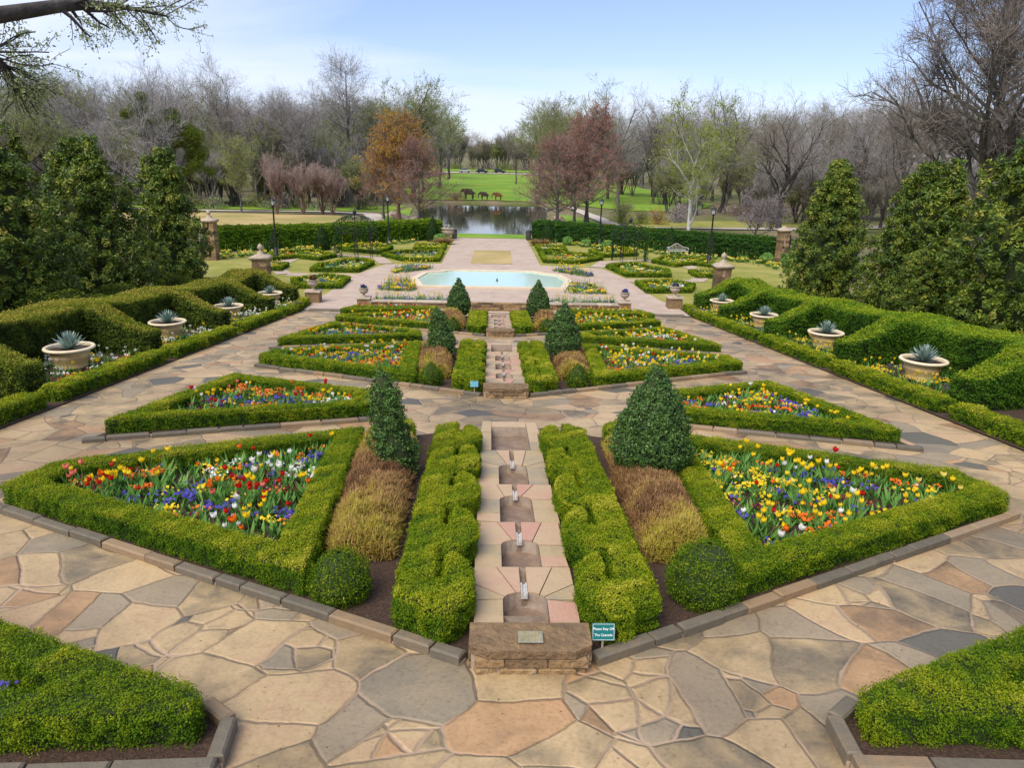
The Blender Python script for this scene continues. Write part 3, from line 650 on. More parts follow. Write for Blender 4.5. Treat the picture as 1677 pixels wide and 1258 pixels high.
# ------------------------------------------------------------------ flowers
def in_poly_pts(rng, poly, n, gap=0.0):
    P = np.array(poly); lo, hi = P.min(0), P.max(0); out = []; tries = 0
    while len(out) < n and tries < 60:
        q = rng.uniform(lo, hi, (n * 2, 2)); q = q[poly_inside(poly, q[:, 0], q[:, 1])]; tries += 1
        for p in q:
            if gap == 0 or not out or np.min(np.hypot(*(np.array(out[-400:]) - p).T)) > gap: out.append(p)
            if len(out) >= n: break
    return np.array(out)
def tulip_leaves(g, rng, P, h, mat=0, n=4, w=.05):
    k = len(P); PP = np.repeat(P, n, 0); a = rng.uniform(0, 6.28, k * n)
    D = np.stack([np.cos(a) * .42, np.sin(a) * .42, np.full(k * n, 1.0)], 1)
    blades(g, PP, D, np.repeat(h, n) * rng.uniform(.6, .95, k * n), w * rng.uniform(.7, 1.2, k * n), np.clip(.5 + rng.normal(0, .22, k * n), 0, 1), mat, .28, 3, rng)
def cups(g, rng, P, size, cat, mat=1):
    """small tulip heads: four upright petals"""
    k = len(P)
    for q in range(4):
        a = rng.uniform(0, 6.28, 1)[0] + q * math.pi / 2 + rng.normal(0, .15, k)
        o = np.stack([np.cos(a), np.sin(a), 0 * a], 1); s = np.stack([-np.sin(a), np.cos(a), 0 * a], 1)
        z = np.array([0, 0, 1.0]); sz = (size * np.ones(k))[:, None]
        V = np.stack([P + o * sz * .08, P + o * sz * .5 - s * sz * .42 + z * sz * .55, P + o * sz * .28 + z * sz * 1.25, P + o * sz * .5 + s * sz * .42 + z * sz * .55], 1)
        g.add(V.reshape(-1, 3), np.arange(4 * k).reshape(k, 4), np.repeat(pt(cat), 4), mat)
def bedding(poly, zf, label, seed, clumps, tulips, pans, tuls, fs=.05, hmul=1.0, green=26, name='bedding_flowers', zlift=.06, thead=.075):
    """low pansies in drifts with tulips or daffodils rising through them: one mass nobody could count"""
    rng = np.random.default_rng(seed + 300); g = G(); poly = ccw(poly)
    C = in_poly_pts(rng, poly, clumps)
    if len(C):
        cols = np.array(list(pans)); w = np.array([pans[c] for c in pans], float); w /= w.sum()
        drift = in_poly_pts(rng, poly, max(4, clumps // 5)); dc = rng.choice(cols, len(drift), p=w)
        cat = dc[np.argmin(((C[:, None] - drift[None]) ** 2).sum(2), 1)]
        sw = rng.random(len(C)) < .2; cat[sw] = rng.choice(cols, sw.sum(), p=w)
        nl = green; q = np.repeat(C, nl, 0) + rng.normal(0, .09, (len(C) * nl, 2))
        k = sdf(poly, q[:, 0], q[:, 1]) < .02; q = q[k]
        P = np.column_stack([q, zf(q[:, 0], q[:, 1]) + zlift + rng.uniform(.01, .10, len(q)) * hmul])
        leaves(g, P, np.array([[0, 0, 1.0]]) + 0 * P, fs * 1.1, np.clip(.33 + rng.normal(0, .16, len(q)), 0, 1), .5, .9, 0, rng)
        nf = 13; q = np.repeat(C, nf, 0) + rng.normal(0, .07, (len(C) * nf, 2)); cc = np.repeat(cat, nf)
        k = sdf(poly, q[:, 0], q[:, 1]) < .02; q, cc = q[k], cc[k]
        mixd = rng.random(len(q)) < .08; cc[mixd] = rng.choice(cols, mixd.sum(), p=w)
        P = np.column_stack([q, zf(q[:, 0], q[:, 1]) + zlift + rng.uniform(.09, .16, len(q)) * hmul])
        leaves(g, P, np.array([[0, -.45, .8]]) + 0 * P, fs, pt(cc), .95, .45, 1, rng)
    T = in_poly_pts(rng, poly, tulips) if tulips else np.zeros((0, 2))
    if len(T):
        cols = np.array(list(tuls)); w = np.array([tuls[c] for c in tuls], float); w /= w.sum()
        h = rng.uniform(.27, .46, len(T)) * hmul; P = np.column_stack([T, zf(T[:, 0], T[:, 1]) + zlift - .02])
        tulip_leaves(g, rng, P, h, 0, 4, .045 * max(1, fs / .06))
        top = P + np.stack([rng.normal(0, .03, len(T)), rng.normal(0, .03, len(T)), h], 1)
        tubes(g, np.stack([P, top], 1), np.full((len(T), 2), .006 * max(1, fs / .05)), 3, .6, 0)
        has = rng.random(len(T)) < .62
        cups(g, rng, top[has], thead * rng.uniform(.8, 1.2, has.sum()), rng.choice(cols, has.sum(), p=w))
    o = g.build(name, [M['stem'], M['petal']])
    tag(o, label, 'flowers'); return kind(o, 'stuff')

# single tulips: leaf meshes and blossoms shared by the copies
COLN = {0: 'red', 1: 'orange', 2: 'yellow', 3: 'white', 6: 'coral pink', 7: 'pale yellow'}
def tulip_base(seed, h):
    rng = np.random.default_rng(seed); g = G(); P = np.zeros((1, 3))
    tulip_leaves(g, rng, P, np.array([h]), 0, 5, .055)
    tubes(g, np.array([[(0, 0, 0), (.01, .005, h * .5), (.015, .0, h)]]), np.array([[.007, .006, .005]]), 5, .65, 0)
    return mesh_of(g, 'tulip', M['stem'])
def blossom(col, seed, open_=0.0):
    g = G(); rng = np.random.default_rng(seed); n = 12; a = np.arange(n) * 2 * math.pi / n
    prof = [(.004, 0), (.026, .012), (.036 + .006 * open_, .035), (.033 + .012 * open_, .056), (.022 + .022 * open_, .074)]
    V = []
    for i, (r, z) in enumerate(prof):
        lob = 1 + (.16 if i >= 3 else .07) * np.cos(3 * a) * (1 if i < 4 else 1.3)
        zz = z + (.014 * np.cos(3 * a + .4) + .006 * np.cos(6 * a) if i == 4 else 0 * a)
        V.append(np.stack([r * lob * np.cos(a), r * lob * np.sin(a), zz], 1))
    i, j = np.meshgrid(np.arange(len(prof) - 1), np.arange(n), indexing='ij'); j2 = (j + 1) % n
    F = np.stack([i * n + j, i * n + j2, (i + 1) * n + j2, (i + 1) * n + j], 2).reshape(-1, 4)
    V = np.concatenate(V) * .98
    g.add(V, F, pt(col), 0, False)
    return mesh_of(g, 'blossom', M['petal'])
TB = [(tulip_base(40 + i, h), h) for i, h in enumerate((.24, .30, .34, .38, .42, .46))]
BL = {c: [blossom(c, 60 + i, op) for i, op in enumerate((0, .4, 1.0))] for c in COLN}
def tulips(poly, n, weights, where, seed, gap=.11, extra=()):
    rng = np.random.default_rng(seed + 700); poly = ccw(poly); A = in_poly_pts(rng, poly, max(8, n // 4), .3)   # planted in loose groups
    P = A[rng.integers(0, len(A), n * 5)] + rng.normal(0, .15, (n * 5, 2)); P = P[poly_inside(poly, P[:, 0], P[:, 1])]; kp = []
    for q in P:
        if len(kp) < n and (not kp or np.min(np.hypot(*(np.array(kp) - q).T)) > .065): kp.append(q)
    P = np.array(kp); ac = None
    cols = list(weights); w = np.array([weights[c] for c in cols], float); w /= w.sum()
    for q in P:
        i_ = int(np.argmin(((A - q) ** 2).sum(1)))
        if ac is None: ac = rng.choice(cols, len(A), p=w)
        c = int(ac[i_] if rng.random() < .6 else rng.choice(cols, p=w)); me, h = TB[rng.integers(len(TB))]; sc = rng.uniform(.72, 1.08)
        o = bpy.data.objects.new('tulip', me); COL.objects.link(o)
        o.location = (q[0], q[1], float(ramp(q[0], q[1])) + .05); o.rotation_euler = (rng.normal(0, .12), rng.normal(0, .12), rng.uniform(0, 6.28)); o.scale = (sc,) * 3
        b = bpy.data.objects.new('blossom', BL[c][rng.integers(3)]); COL.objects.link(b); b.parent = o; b.location = (.015, 0, h - .004)
        tag(o, f'{COLN[c]} tulip in the {where}', 'tulip', f'{COLN[c]} tulips in the {where}')

# ------------------------------------------------------------------ the three terraces of the ramp
TER = [(0.0, 1.0, 'nearest'), (11.85, 1.0, 'middle'), (24.0, .90, 'farthest')]
SIDE = {-1: 'left', 1: 'right'}
def lobe(y0, sg, sc):
    L = [(1.04, -.04), (.86, -.09), (.75, -.02), (.635, .12), (.56, .32), (.555, .56), (.62, .82), (.74, 1.0), (.84, 1.02), (.895, .90), (.895, .74), (.87, .62), (.89, .54), (.94, .50), (1.04, .50)]
    return [(sg * x, y0 + y * sc) for x, y in L]
for k, (o, sc, word) in enumerate(TER):
    fy = lambda y: o + sc * y
    T = lambda pts, sg: ccw([(sg * x, fy(y)) for x, y in pts])
    big = k == 0
    leaf = (.022, .038, .055)[k]; dens = (10500, 3600, 1600)[k]
    for sg in (-1, 1):
        sd_ = SIDE[sg]; sx = k * 10 + (sg > 0)
        drape('planting_soil', T([(.585, 5.98), (7.5, 9.92), (7.42, 11.1), (2.9, 13.55), (1.75, 14.0), (.66, 14.6)], sg), .03, M['mulch'], 1.5, ramp)
        nb = T([(3.05, 15.5), (7.95, 13.75), (7.15, 18.9), (3.25, 16.95)], sg) if k < 2 else T([(3.1, 15.2), (7.95, 13.85), (7.6, 16.0), (3.2, 16.05)], sg)
        drape('planting_soil', offset(nb, -.1), .03, M['mulch'], 1.5, ramp)
        kerb_run([(sg * .62, fy(5.93)), (sg * 7.52, fy(9.80))], f'stone kerb along the front of the {word} {sd_} triangular bed', seed=sx, h=.105)
        kerb_run([(sg * 8.15, fy(13.25)), (sg * 2.95, fy(15.2))] if k < 2 else [(sg * 8.1, fy(13.4)), (sg * 3.0, fy(14.95))], f'stone kerb along the front of the {word} {sd_} narrow bed', seed=sx + 3, h=.09, w=.125)
        fb = T([(2.43, 7.16), (7.44, 9.92), (7.36, 11.05), (2.85, 13.45)], sg)
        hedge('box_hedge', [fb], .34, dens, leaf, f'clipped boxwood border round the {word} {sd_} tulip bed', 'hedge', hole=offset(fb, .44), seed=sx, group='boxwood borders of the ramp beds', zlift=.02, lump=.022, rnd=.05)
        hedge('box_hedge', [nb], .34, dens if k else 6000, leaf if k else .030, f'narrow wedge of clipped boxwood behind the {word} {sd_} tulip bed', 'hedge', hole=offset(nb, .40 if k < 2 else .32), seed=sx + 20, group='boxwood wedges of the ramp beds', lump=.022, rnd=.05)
        # scroll-cut hedge along the cascade
        sp = T([(.975, 6.3), (1.36, 6.5), (1.42, 13.3), (1.02, 13.6)], sg)
        lob = [ccw(lobe(fy(6.25 + 1.47 * j), sg, sc * 1.26)) for j in range(5)]
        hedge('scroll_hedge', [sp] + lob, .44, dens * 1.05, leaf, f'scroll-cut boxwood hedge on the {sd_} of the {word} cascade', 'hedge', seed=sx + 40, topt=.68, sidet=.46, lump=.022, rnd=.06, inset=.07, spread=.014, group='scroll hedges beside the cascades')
        # end cap of the hedge beside the path
        cap = T([(1.85, 13.3), (2.7, 13.4), (2.55, 13.95), (1.95, 13.95)], sg)
        hedge('box_hedge', [cap], .40, dens, leaf, f'short boxwood stub at the far end of the {word} {sd_} russet shrubs', 'hedge', seed=sx + 60, rnd=.12)
        # round ball
        g = G(); cx, cy = sg * (2.03 if big else 2.0), fy(7.18 if big else 7.3); r = (.34 if sg < 0 else .42) if big else .33
        z = float(ramp(cx, cy))
        spun(g, [(.0, r * .72), (r * .35, r * .97), (r * .75, r), (r * 1.15, r * .86), (r * 1.5, r * .55), (r * (1.72 if k == 0 else 1.95), .04)], (cx, cy, z), (8500, 3300, 1500)[k], leaf, .38 if k == 0 else .33, 500 + sx, .02)
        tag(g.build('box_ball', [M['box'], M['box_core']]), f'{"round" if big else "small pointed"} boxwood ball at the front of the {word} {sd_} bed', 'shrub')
        # russet shrubs
        m1 = T([(1.56, 8.1), (2.30, 7.95), (2.50, 8.6), (2.72, 11.3), (1.66, 11.35), (1.58, 9.5)], sg)
        m2 = T([(1.68, 11.2), (2.73, 11.2), (2.86, 13.3), (1.80, 13.25)], sg)
        for q, (mm, w2) in enumerate(((m1, 'front'), (m2, 'back'))):
            rng = np.random.default_rng(sx * 2 + q); gg = G(); n = int(area(mm) * (5200, 2200, 900)[k] * 2.2)
            P2 = in_poly_pts(rng, mm, n); d = poly_dist(mm, P2[:, 0], P2[:, 1]); hh = .40 * np.clip(d / .30, 0, 1) ** .45 * (1 + .18 * noise(np.column_stack([P2, 0 * d]), .6, 2)) + .06
            u = 1 - .9 * rng.random(len(P2)) ** 2.0
            P = np.column_stack([P2, ramp(P2[:, 0], P2[:, 1]) + hh * u]); nz = noise(P, 1.1, 1 + k)
            P[:, 2] += .03 * noise(P, .2, 2)
            front = np.clip((fy(9.3 if q == 0 else 12.0) - P[:, 1]) * 1.2 * (1 if q == 0 else -1), -1, 1)
            tn = np.clip(.42 + .16 * nz + .24 * np.clip(front + .5 * nz, -.4, 1) + rng.normal(0, .13, len(P)), 0, 1)
            D = rng.normal(0, .45, (len(P), 3)) + np.array([0, 0, 1.0])
            blades(gg, P - np.array([0, 0, .04]), D, rng.uniform(.6, 1.7, len(P)) * (.075, .10, .13)[k], (.011, .018, .03)[k], np.clip(tn + .10, 0, 1), 0, .2, 3, rng)
            leaves(gg, P, D * 0 + np.array([0, 0, 1.0]), (.022, .036, .06)[k], np.clip(tn + .08, 0, 1), .55, 1.2, 0, rng)
            gg.prism(offset(mm, .16), lambda x, y: ramp(x, y) - .02, lambda x, y: ramp(x, y) + .25, .5, 1)
            tag(gg.build('russet_shrub', [M['russet'], M['mulch']]), f'low russet twiggy shrub, {w2} one beside the {word} {sd_} scroll hedge', 'shrub')
    # topiary hollies
    for sg, cx in ((-1, -2.0), (1, 2.28 if big else 1.97)):
        cy = (11.25, 23.2, 36.2)[k]; z = float(ramp(cx, cy)); sd_ = SIDE[sg]
        shape = 'ovate' if k == 2 else ('cone' if sg > 0 else 'lumpy')
        t = thing('topiary_tree', {'ovate': f'bullet-shaped clipped holly, {sd_} one of the farthest pair before the pool wall', 'cone': f'broad cone of clipped dark holly right of the {word} cascade',
                                   'lumpy': f'uneven leaning clipped holly left of the {word} cascade'}[shape], 'topiary', (cx, cy, z))
        g = G(); dn = (4200, 2000, 1100)[k]; lf = (.045, .062, .085)[k]
        if shape == 'cone':
            h = 1.98 if big else 1.98; w = .66 if big else .57
            spun(g, [(.30, w * .35), (.36, w * .82), (.62, w), (.95, w * .9), (1.3, w * .70), (1.6, w * .45), (1.85, w * .2), (h, .02)], (0, 0, 0), dn, lf, .5, 700 + k, .05)
        elif shape == 'ovate':
            spun(g, [(.16, .34), (.3, .52), (.6, .58), (.95, .53), (1.3, .40), (1.6, .24), (1.85, .10), (1.98, .02)], (0, 0, 0), dn, lf, .42, 710 + sg, .03)
        else:
            f = 1.0 if big else .82
            spun(g, [(.16, .18), (.26, .29), (.48, .345), (.74, .33), (.98, .25), (1.18, .225), (1.42, .225), (1.62, .19), (1.78, .11), (1.86, .02)] if big else
                 [(.16, .25), (.3, .40), (.6, .42), (.95, .36), (1.25, .27), (1.5, .2), (1.66, .1), (1.72, .02)], (.10 * f, 0, 0), dn * 1.1, lf, .52, 720 + k, .075, (-.24 * f, 0))
        g.build('crown', [M['holly'], M['box_core']], t)
        g = G(); rng = np.random.default_rng(730 + k)
        for q in range(6):
            a = q * 1.05; g_p = np.array([[(.10 * math.cos(a), .10 * math.sin(a), 0), (.06 * math.cos(a), .07 * math.sin(a), .25), (.05 * math.cos(a + .5), .05 * math.sin(a), .6)]])
            tubes(g, g_p, np.array([[.022, .018, .012]]), 6, .5, 0)
        g.build('stem', M['bark'], t)

# corner beds at the lower edge of the picture
for sg in (-1, 1):
    sd_ = SIDE[sg]
    cb = ccw([(sg * x, y) for x, y in [(2.68, 4.76), (7.9, 4.46), (7.7, 7.42), (2.72, 5.04)]])
    drape('planting_soil', ccw([(sg * x, y) for x, y in [(2.52, 4.62), (8.4, 4.3), (8.2, 7.8), (2.55, 5.05)]]), .03, M['mulch'], 1.5, ramp)
    hole = ccw([(sg * x, y) for x, y in [(3.95, 5.08), (7.5, 4.85), (7.3, 6.75), (4.0, 5.22)]])
    hedge('box_hedge', [cb], .38, 11500, .020, f'clipped boxwood wedge in the lower {sd_} corner of the picture', 'hedge', hole=hole, seed=81 + sg, lump=.03, rnd=.07, group='boxwood borders of the ramp beds', topt=.58)
    kerb_run([(sg * 2.78, 5.24), (sg * 2.50, 5.0), (sg * 2.44, 4.52)], f'short stone kerb round the tip of the lower {sd_} corner bed', seed=85 + sg, h=.13, w=.13)
    kerb_run([(sg * 2.40, 4.46), (sg * 8.0, 4.2)], f'long stone kerb along the near side of the lower {sd_} corner bed', seed=88 + sg, h=.13, w=.14)
    bedding(offset(hole, .06), ramp, f'blue pansies inside the boxwood wedge in the lower {sd_} corner', 90 + sg, 60, 0, {4: 8, 3: .4}, {2: 1}, .045)

# flowers of the ramp beds
for k, (o, sc, word) in enumerate(TER):
    fy = lambda y: o + sc * y
    for sg in (-1, 1):
        sd_ = SIDE[sg]
        fb = ccw([(sg * x, fy(y)) for x, y in [(2.43, 7.16), (7.44, 9.92), (7.36, 11.05), (2.85, 13.45)]]); inner = offset(fb, .47)
        nb = ccw([(sg * x, fy(y)) for x, y in ([(3.05, 15.5), (7.95, 13.75), (7.15, 18.9), (3.25, 16.95)] if k < 2 else [(3.1, 15.2), (7.95, 13.85), (7.6, 16.0), (3.2, 16.05)])]); ninner = offset(nb, .43 if k < 2 else .35)
        if sg < 0: pn, tl = {4: 3, 2: 2.2, 1: 2, 5: 1.2, 3: .5}, {0: 4, 2: 4, 1: .9, 6: 1.0, 3: .9}
        else: pn, tl = {4: 2.6, 2: 3, 1: 2, 5: 1.1, 3: .5}, {2: 5, 3: 3, 0: 1.1, 1: .7, 7: 1}
        if k == 0:
            bedding(inner, ramp, f'low pansies in blue, orange and yellow drifts filling the nearest {sd_} bed', 10 + sg, 105, 0, pn, tl, .056, 1.0, 28)
            rng = np.random.default_rng(77 + sg); g = G(); P2 = in_poly_pts(rng, inner, 420); P = np.column_stack([P2, ramp(P2[:, 0], P2[:, 1]) + .04])
            tulip_leaves(g, rng, P, rng.uniform(.2, .38, len(P)), 0, 4, .05)
            kind(tag(g.build('bulb_foliage', [M['stem']]), f'fresh green tulip leaves without flowers in the nearest {sd_} bed', 'foliage'), 'stuff')
            tulips(inner, 104 if sg > 0 else 96, tl, f'nearest {sd_} triangular bed', 3 + sg)
            bedding(ninner, ramp, f'low mixed pansies in the nearest {sd_} narrow bed', 14 + sg, 95, 0, pn, tl, .058, 1.0, 26)
            rng = np.random.default_rng(79 + sg); g = G(); P2 = in_poly_pts(rng, ninner, 230); P = np.column_stack([P2, ramp(P2[:, 0], P2[:, 1]) + .04])
            tulip_leaves(g, rng, P, rng.uniform(.2, .36, len(P)), 0, 4, .05)
            kind(tag(g.build('bulb_foliage', [M['stem']]), f'tulip leaves without flowers in the nearest {sd_} narrow bed', 'foliage'), 'stuff')
            tulips(ninner, 48, tl, f'nearest {sd_} narrow bed', 8 + sg, .1)
        else:
            tl2 = {2: 6, 1: 1.0, 0: 1.2, 3: 1.6, 7: 1.5, 6: .6} if sg < 0 else {2: 6, 7: 2, 3: 2.2, 0: .8}
            bedding(inner, ramp, f'yellow tulips over mixed pansies massed in the {word} {sd_} bed', 20 + 4 * k + sg, 95, 170 if k == 1 else 130, pn, tl2, .06 if k == 1 else .07, 1.05, 22, thead=.075 if k == 1 else .08)
            bedding(ninner, ramp, f'mixed pansies and tulips in the {word} {sd_} narrow bed', 40 + 4 * k + sg, 80 if k == 1 else 26, 90 if k == 1 else 45, pn, tl2, .06 if k == 1 else .07, 1.0, 24, thead=.075 if k == 1 else .08)

# ------------------------------------------------------------------ stone cascades
def cascade(o, sc, word, seed):
    rng = np.random.default_rng(seed); fy = lambda y: o + sc * y; UP = .13
    zr = lambda y: float(-S * y)
    t = thing('stone_cascade', f'stepped stone water cascade, the {word} one on the garden axis', 'cascade', (0, fy(5.85), zr(fy(5.85))))
    t0 = np.array(t.location)
    def top(x, y): return ramp(x, y) + UP
    slabs = G(); basin = G()
    def put(gg, nm, m):
        ob = gg.build(nm, m, t)
        ob.data.transform(Matrix.Translation(-Vector(t0))); return ob
    def slab(poly, tn, lift=0.0):
        poly = ccw(poly); slabs.prism(offset(poly, .006), lambda x, y: ramp(x, y) - .03, lambda x, y: top(x, y) + lift, tn)
    HW, BW = .57, .235
    # basins: (near edge, far edge) on the axis, the last one square
    bas = [(6.62, 7.12), (7.75, 8.55), (9.15, 10.2), (10.72, 11.75), (12.62, 14.30)]
    tones = [.2, .12, .45, .55, .62, .3, .38, .5, .8]
    arc = lambda y: [(BW * math.cos(a), y - .16 + .16 * math.sin(a)) for a in np.linspace(0, math.pi, 9)]
    for i, (a, b) in enumerate(bas):
        w = .36 if i == 4 else BW
        prev = 6.12 if i == 0 else None
        nxt = bas[i + 1][0] if i < 4 else 14.75
        sh = b - .16 if i < 4 else b                # shoulder where the back wall starts to curve
        for sg in (-1, 1):                  # slabs beside the basin
            y0_ = a if i else 6.12; cuts = [y0_] + ([y0_ + (sh - y0_) * rng.uniform(.35, .65)] if sh - y0_ > .62 else []) + [sh]
            if i == 4: cuts = [y0_, 13.2, 13.9, 14.75]
            for ya, yb in zip(cuts, cuts[1:]):
                slab([(sg * w, fy(ya)), (sg * (HW + rng.normal(0, .018)), fy(ya) + rng.normal(0, .02)), (sg * (HW + rng.normal(0, .018)), fy(yb) + rng.normal(0, .02)), (sg * w, fy(yb))], float(rng.choice(tones)), rng.normal(0, .004))
        if i < 4:
            A = arc(b); wn_ = .36 if i == 3 else BW
            for sg in (-1, 1):              # fan of slabs round the curved back wall, either side of the notch
                half = [(sg * x, fy(y)) for x, y in A if x >= .036]; q_ = 2 + int(rng.random() < .5); xr = rng.uniform(.26, .40); e_ = rng.uniform(-.12, .02)
                tn = [float(rng.choice([.62, .95, 1.0, .55, .85])), float(rng.choice(tones)), float(rng.choice(tones))]
                slab(half[q_:] + [(sg * .034, fy(b)), (sg * .034, fy(nxt)), (sg * xr, fy(nxt))], tn[0], .004)
                if nxt - b > .62 and rng.random() < .7:
                    slab(half[1:q_ + 1] + [(sg * xr, fy(nxt)), (sg * HW, fy(nxt)), (sg * HW, fy(b + .20))], tn[1], .002)
                    slab(half[:2] + [(sg * HW, fy(b + .20)), (sg * (HW + .01), fy(sh) - .01)], tn[2], .0)
                else:
                    slab(half[:q_ + 1] + [(sg * xr, fy(nxt)), (sg * (HW + rng.normal(0, .015)), fy(nxt)), (sg * HW, fy(sh))], tn[1], .002)
            # notch floor and pale spout
            sl = [(-.034, fy(b) - .01), (.034, fy(b) - .01), (.034, fy(nxt)), (-.034, fy(nxt))]
            basin.prism(sl, lambda x, y: ramp(x, y) - .03, lambda x, y: top(x, y) - .07, .3)
            yl = fy(b); L = .26 * sc
            sp = G(); zc_ = zr(yl + L / 2 - .05) + UP
            V_ = np.array([(-.036, .012), (-.020, .012), (-.014, -.012), (.014, -.012), (.020, .012), (.036, .012), (.036, -.06), (-.036, -.06)])
            y0_, y1_ = yl - .05, yl - .05 + L
            VV = np.vstack([np.column_stack([V_[:, 0], np.full(8, y0_), V_[:, 1] + zr(y0_) + UP]), np.column_stack([V_[:, 0], np.full(8, y1_), V_[:, 1] + zr(y1_) + UP])])
            sp.add(VV, [(q, q + 8, (q + 1) % 8 + 8, (q + 1) % 8) for q in range(8)]); sp.add(VV, [(0, 1, 2, 7), (2, 3, 6, 7), (3, 4, 5, 6)])
            put(sp, 'spout', M['marble'])
        else:
            slab([(-.36, fy(b)), (.36, fy(b)), (.36, fy(14.75)), (-.36, fy(14.75))], .5, .002)
        # basin walls and floor
        ring = ([(-w, a), (w, a)] + (arc(b) if i < 4 else [(w, b), (-w, b)]))
        ring = [(x, fy(y)) for x, y in ring]; R_ = np.array(ring); n = len(ring); zf_ = zr(fy(a)) + UP - (.25 if i < 4 else .36)
        V = np.vstack([np.column_stack([R_ * [1.0, 1.0], ramp(R_[:, 0], R_[:, 1]) + UP - .012]), np.column_stack([R_, np.full(n, zf_)])])
        basin.add(V, [(q, n + q, n + (q + 1) % n, (q + 1) % n) for q in range(n)], .75)
        ca = np.array([[0, (fy(a) + fy(b)) / 2, zf_]])
        basin.add(np.vstack([V[n:], ca]), [(q, (q + 1) % n, n) for q in range(n)], .15)
    put(slabs, 'paving_slabs', M['slab']); put(basin, 'basin', M['basin'])
    # head wall facing the viewer: rough coursed stone under a thick cap
    w = G(); y0 = fy(5.85); z = zr(y0); H = .30
    def front(dy, hw): return [(-hw, y0 + .28), (-hw, y0 - dy * .2), (-hw * .72, y0 - dy), (hw * .72, y0 - dy), (hw, y0 - dy * .2), (hw, y0 + .28)]
    w.prism(front(.06, .555), z - .05, z + H - .12, .2, 1)
    hz = [(z - .03, .10), (z + .085, .095)]
    for zi, hh in hz:
        x = -.53
        while x < .5:
            l = min(rng.uniform(.18, .42), .54 - x)
            if .54 - x - l < .1: l = .54 - x
            xm = x + l / 2; dy = .07 * (1 - max(0, abs(xm) - .38) / .2)
            w.box((xm, y0 - dy + .02, zi + hh / 2), (l - .02, .10, hh), -math.copysign(.3, xm) * (abs(xm) > .4), float(rng.uniform(.2, .95)), 0, .02)
            x += l
        for sgn in (-1, 1): w.box((sgn * .54, y0 + .13, zi + hh / 2), (.08, .26, hh), 0, float(rng.uniform(.2, .8)), 0, .015)
    put(w, 'head_wall', [M['rock'], M['mortar']])
    c = G(); tp = z + H
    pl = ccw(front(.11, .575)); c.prism(pl, z + H - .11, lambda x, y: tp - .02 + .10 * (y - y0), .35, 0)
    cp = put(c, 'cap_stone', M['rock'])
    bm_ = cp.modifiers.new('edge', 'BEVEL'); bm_.width = .022; bm_.segments = 3
    return t
casc = []
for k, (o, sc, word) in enumerate(TER): casc.append(cascade(o, sc, word, 50 + k))
# dedication plate on the nearest cap stone
g = G(); g.box((0, 0, .008), (.235, .15, .016), 0, .5, 0, .003)
pq = g.build('plaque', M['bronze'], casc[0], (.0, .03, .362)); pq.rotation_euler = (.10, 0, 0)
pq.location = (0.0, .05, .302)
g = G(); rng = np.random.default_rng(9)
for r_ in range(7):
    x = -.095
    while x < .09:
        l = rng.uniform(.012, .03); l = min(l, .097 - x); g.box((x + l / 2, .055 - r_ * .0185, .0172), (l, .009, .0016), 0, .5); x += l + .006
g.build('lettering', M['plaqtext'], pq)

def text_mesh(body, size, mat, name):
    cu = bpy.data.curves.new(name, 'FONT'); cu.body = body; cu.size = size; cu.align_x = 'CENTER'; cu.align_y = 'CENTER'; cu.extrude = .0008; cu.resolution_u = 2; cu.offset = size * .012
    tmp = bpy.data.objects.new(name, cu); COL.objects.link(tmp)
    dg = bpy.context.evaluated_depsgraph_get(); dg.update()
    me = bpy.data.meshes.new_from_object(tmp.evaluated_get(dg)); bpy.data.objects.remove(tmp)
    me.materials.clear(); me.materials.append(mat)
    o = bpy.data.objects.new(name, me); COL.objects.link(o); return o
def sign(x, y, w, h, zc, mat, label):
    t = thing('garden_sign', label, 'sign', (x, y, float(ramp(x, y))))
    g = G(); g.box((0, .012, zc / 2), (.02, .008, zc), 0, .5, 0); g.build('stake', M['limestone'], t)
    g = G(); g.box((0, 0, 0), (w, .012, h), 0, .5, 0, .0); p = g.build('panel', mat, t, (0, 0, zc)); p.rotation_euler = (-.25, 0, 0)
    g = G()
    for a, b, c_, d in ((0, h / 2 - .006, w - .01, .003), (0, -h / 2 + .006, w - .01, .003)): g.box((a, -.0075, b), (c_, .002, d))
    for a in (-w / 2 + .006, w / 2 - .006): g.box((a, -.0075, 0), (.003, .002, h - .015))
    g.build('border', M['white'], p)
    for i, s in enumerate(('Please Stay Off', 'The Cascade')):
        o = text_mesh(s, w * .155, M['white'], 'lettering'); o.parent = p; o.location = (0, -.0075, (.5 - i) * h * .36); o.rotation_euler = (math.pi / 2, 0, 0)
sign(.705, 6.02, .215, .165, .30, M['sign'], 'small teal sign with white words beside the nearest cascade head')
sign(-.80, 17.82, .20, .15, .33, M['signblue'], 'small bright blue sign left of the middle cascade head')

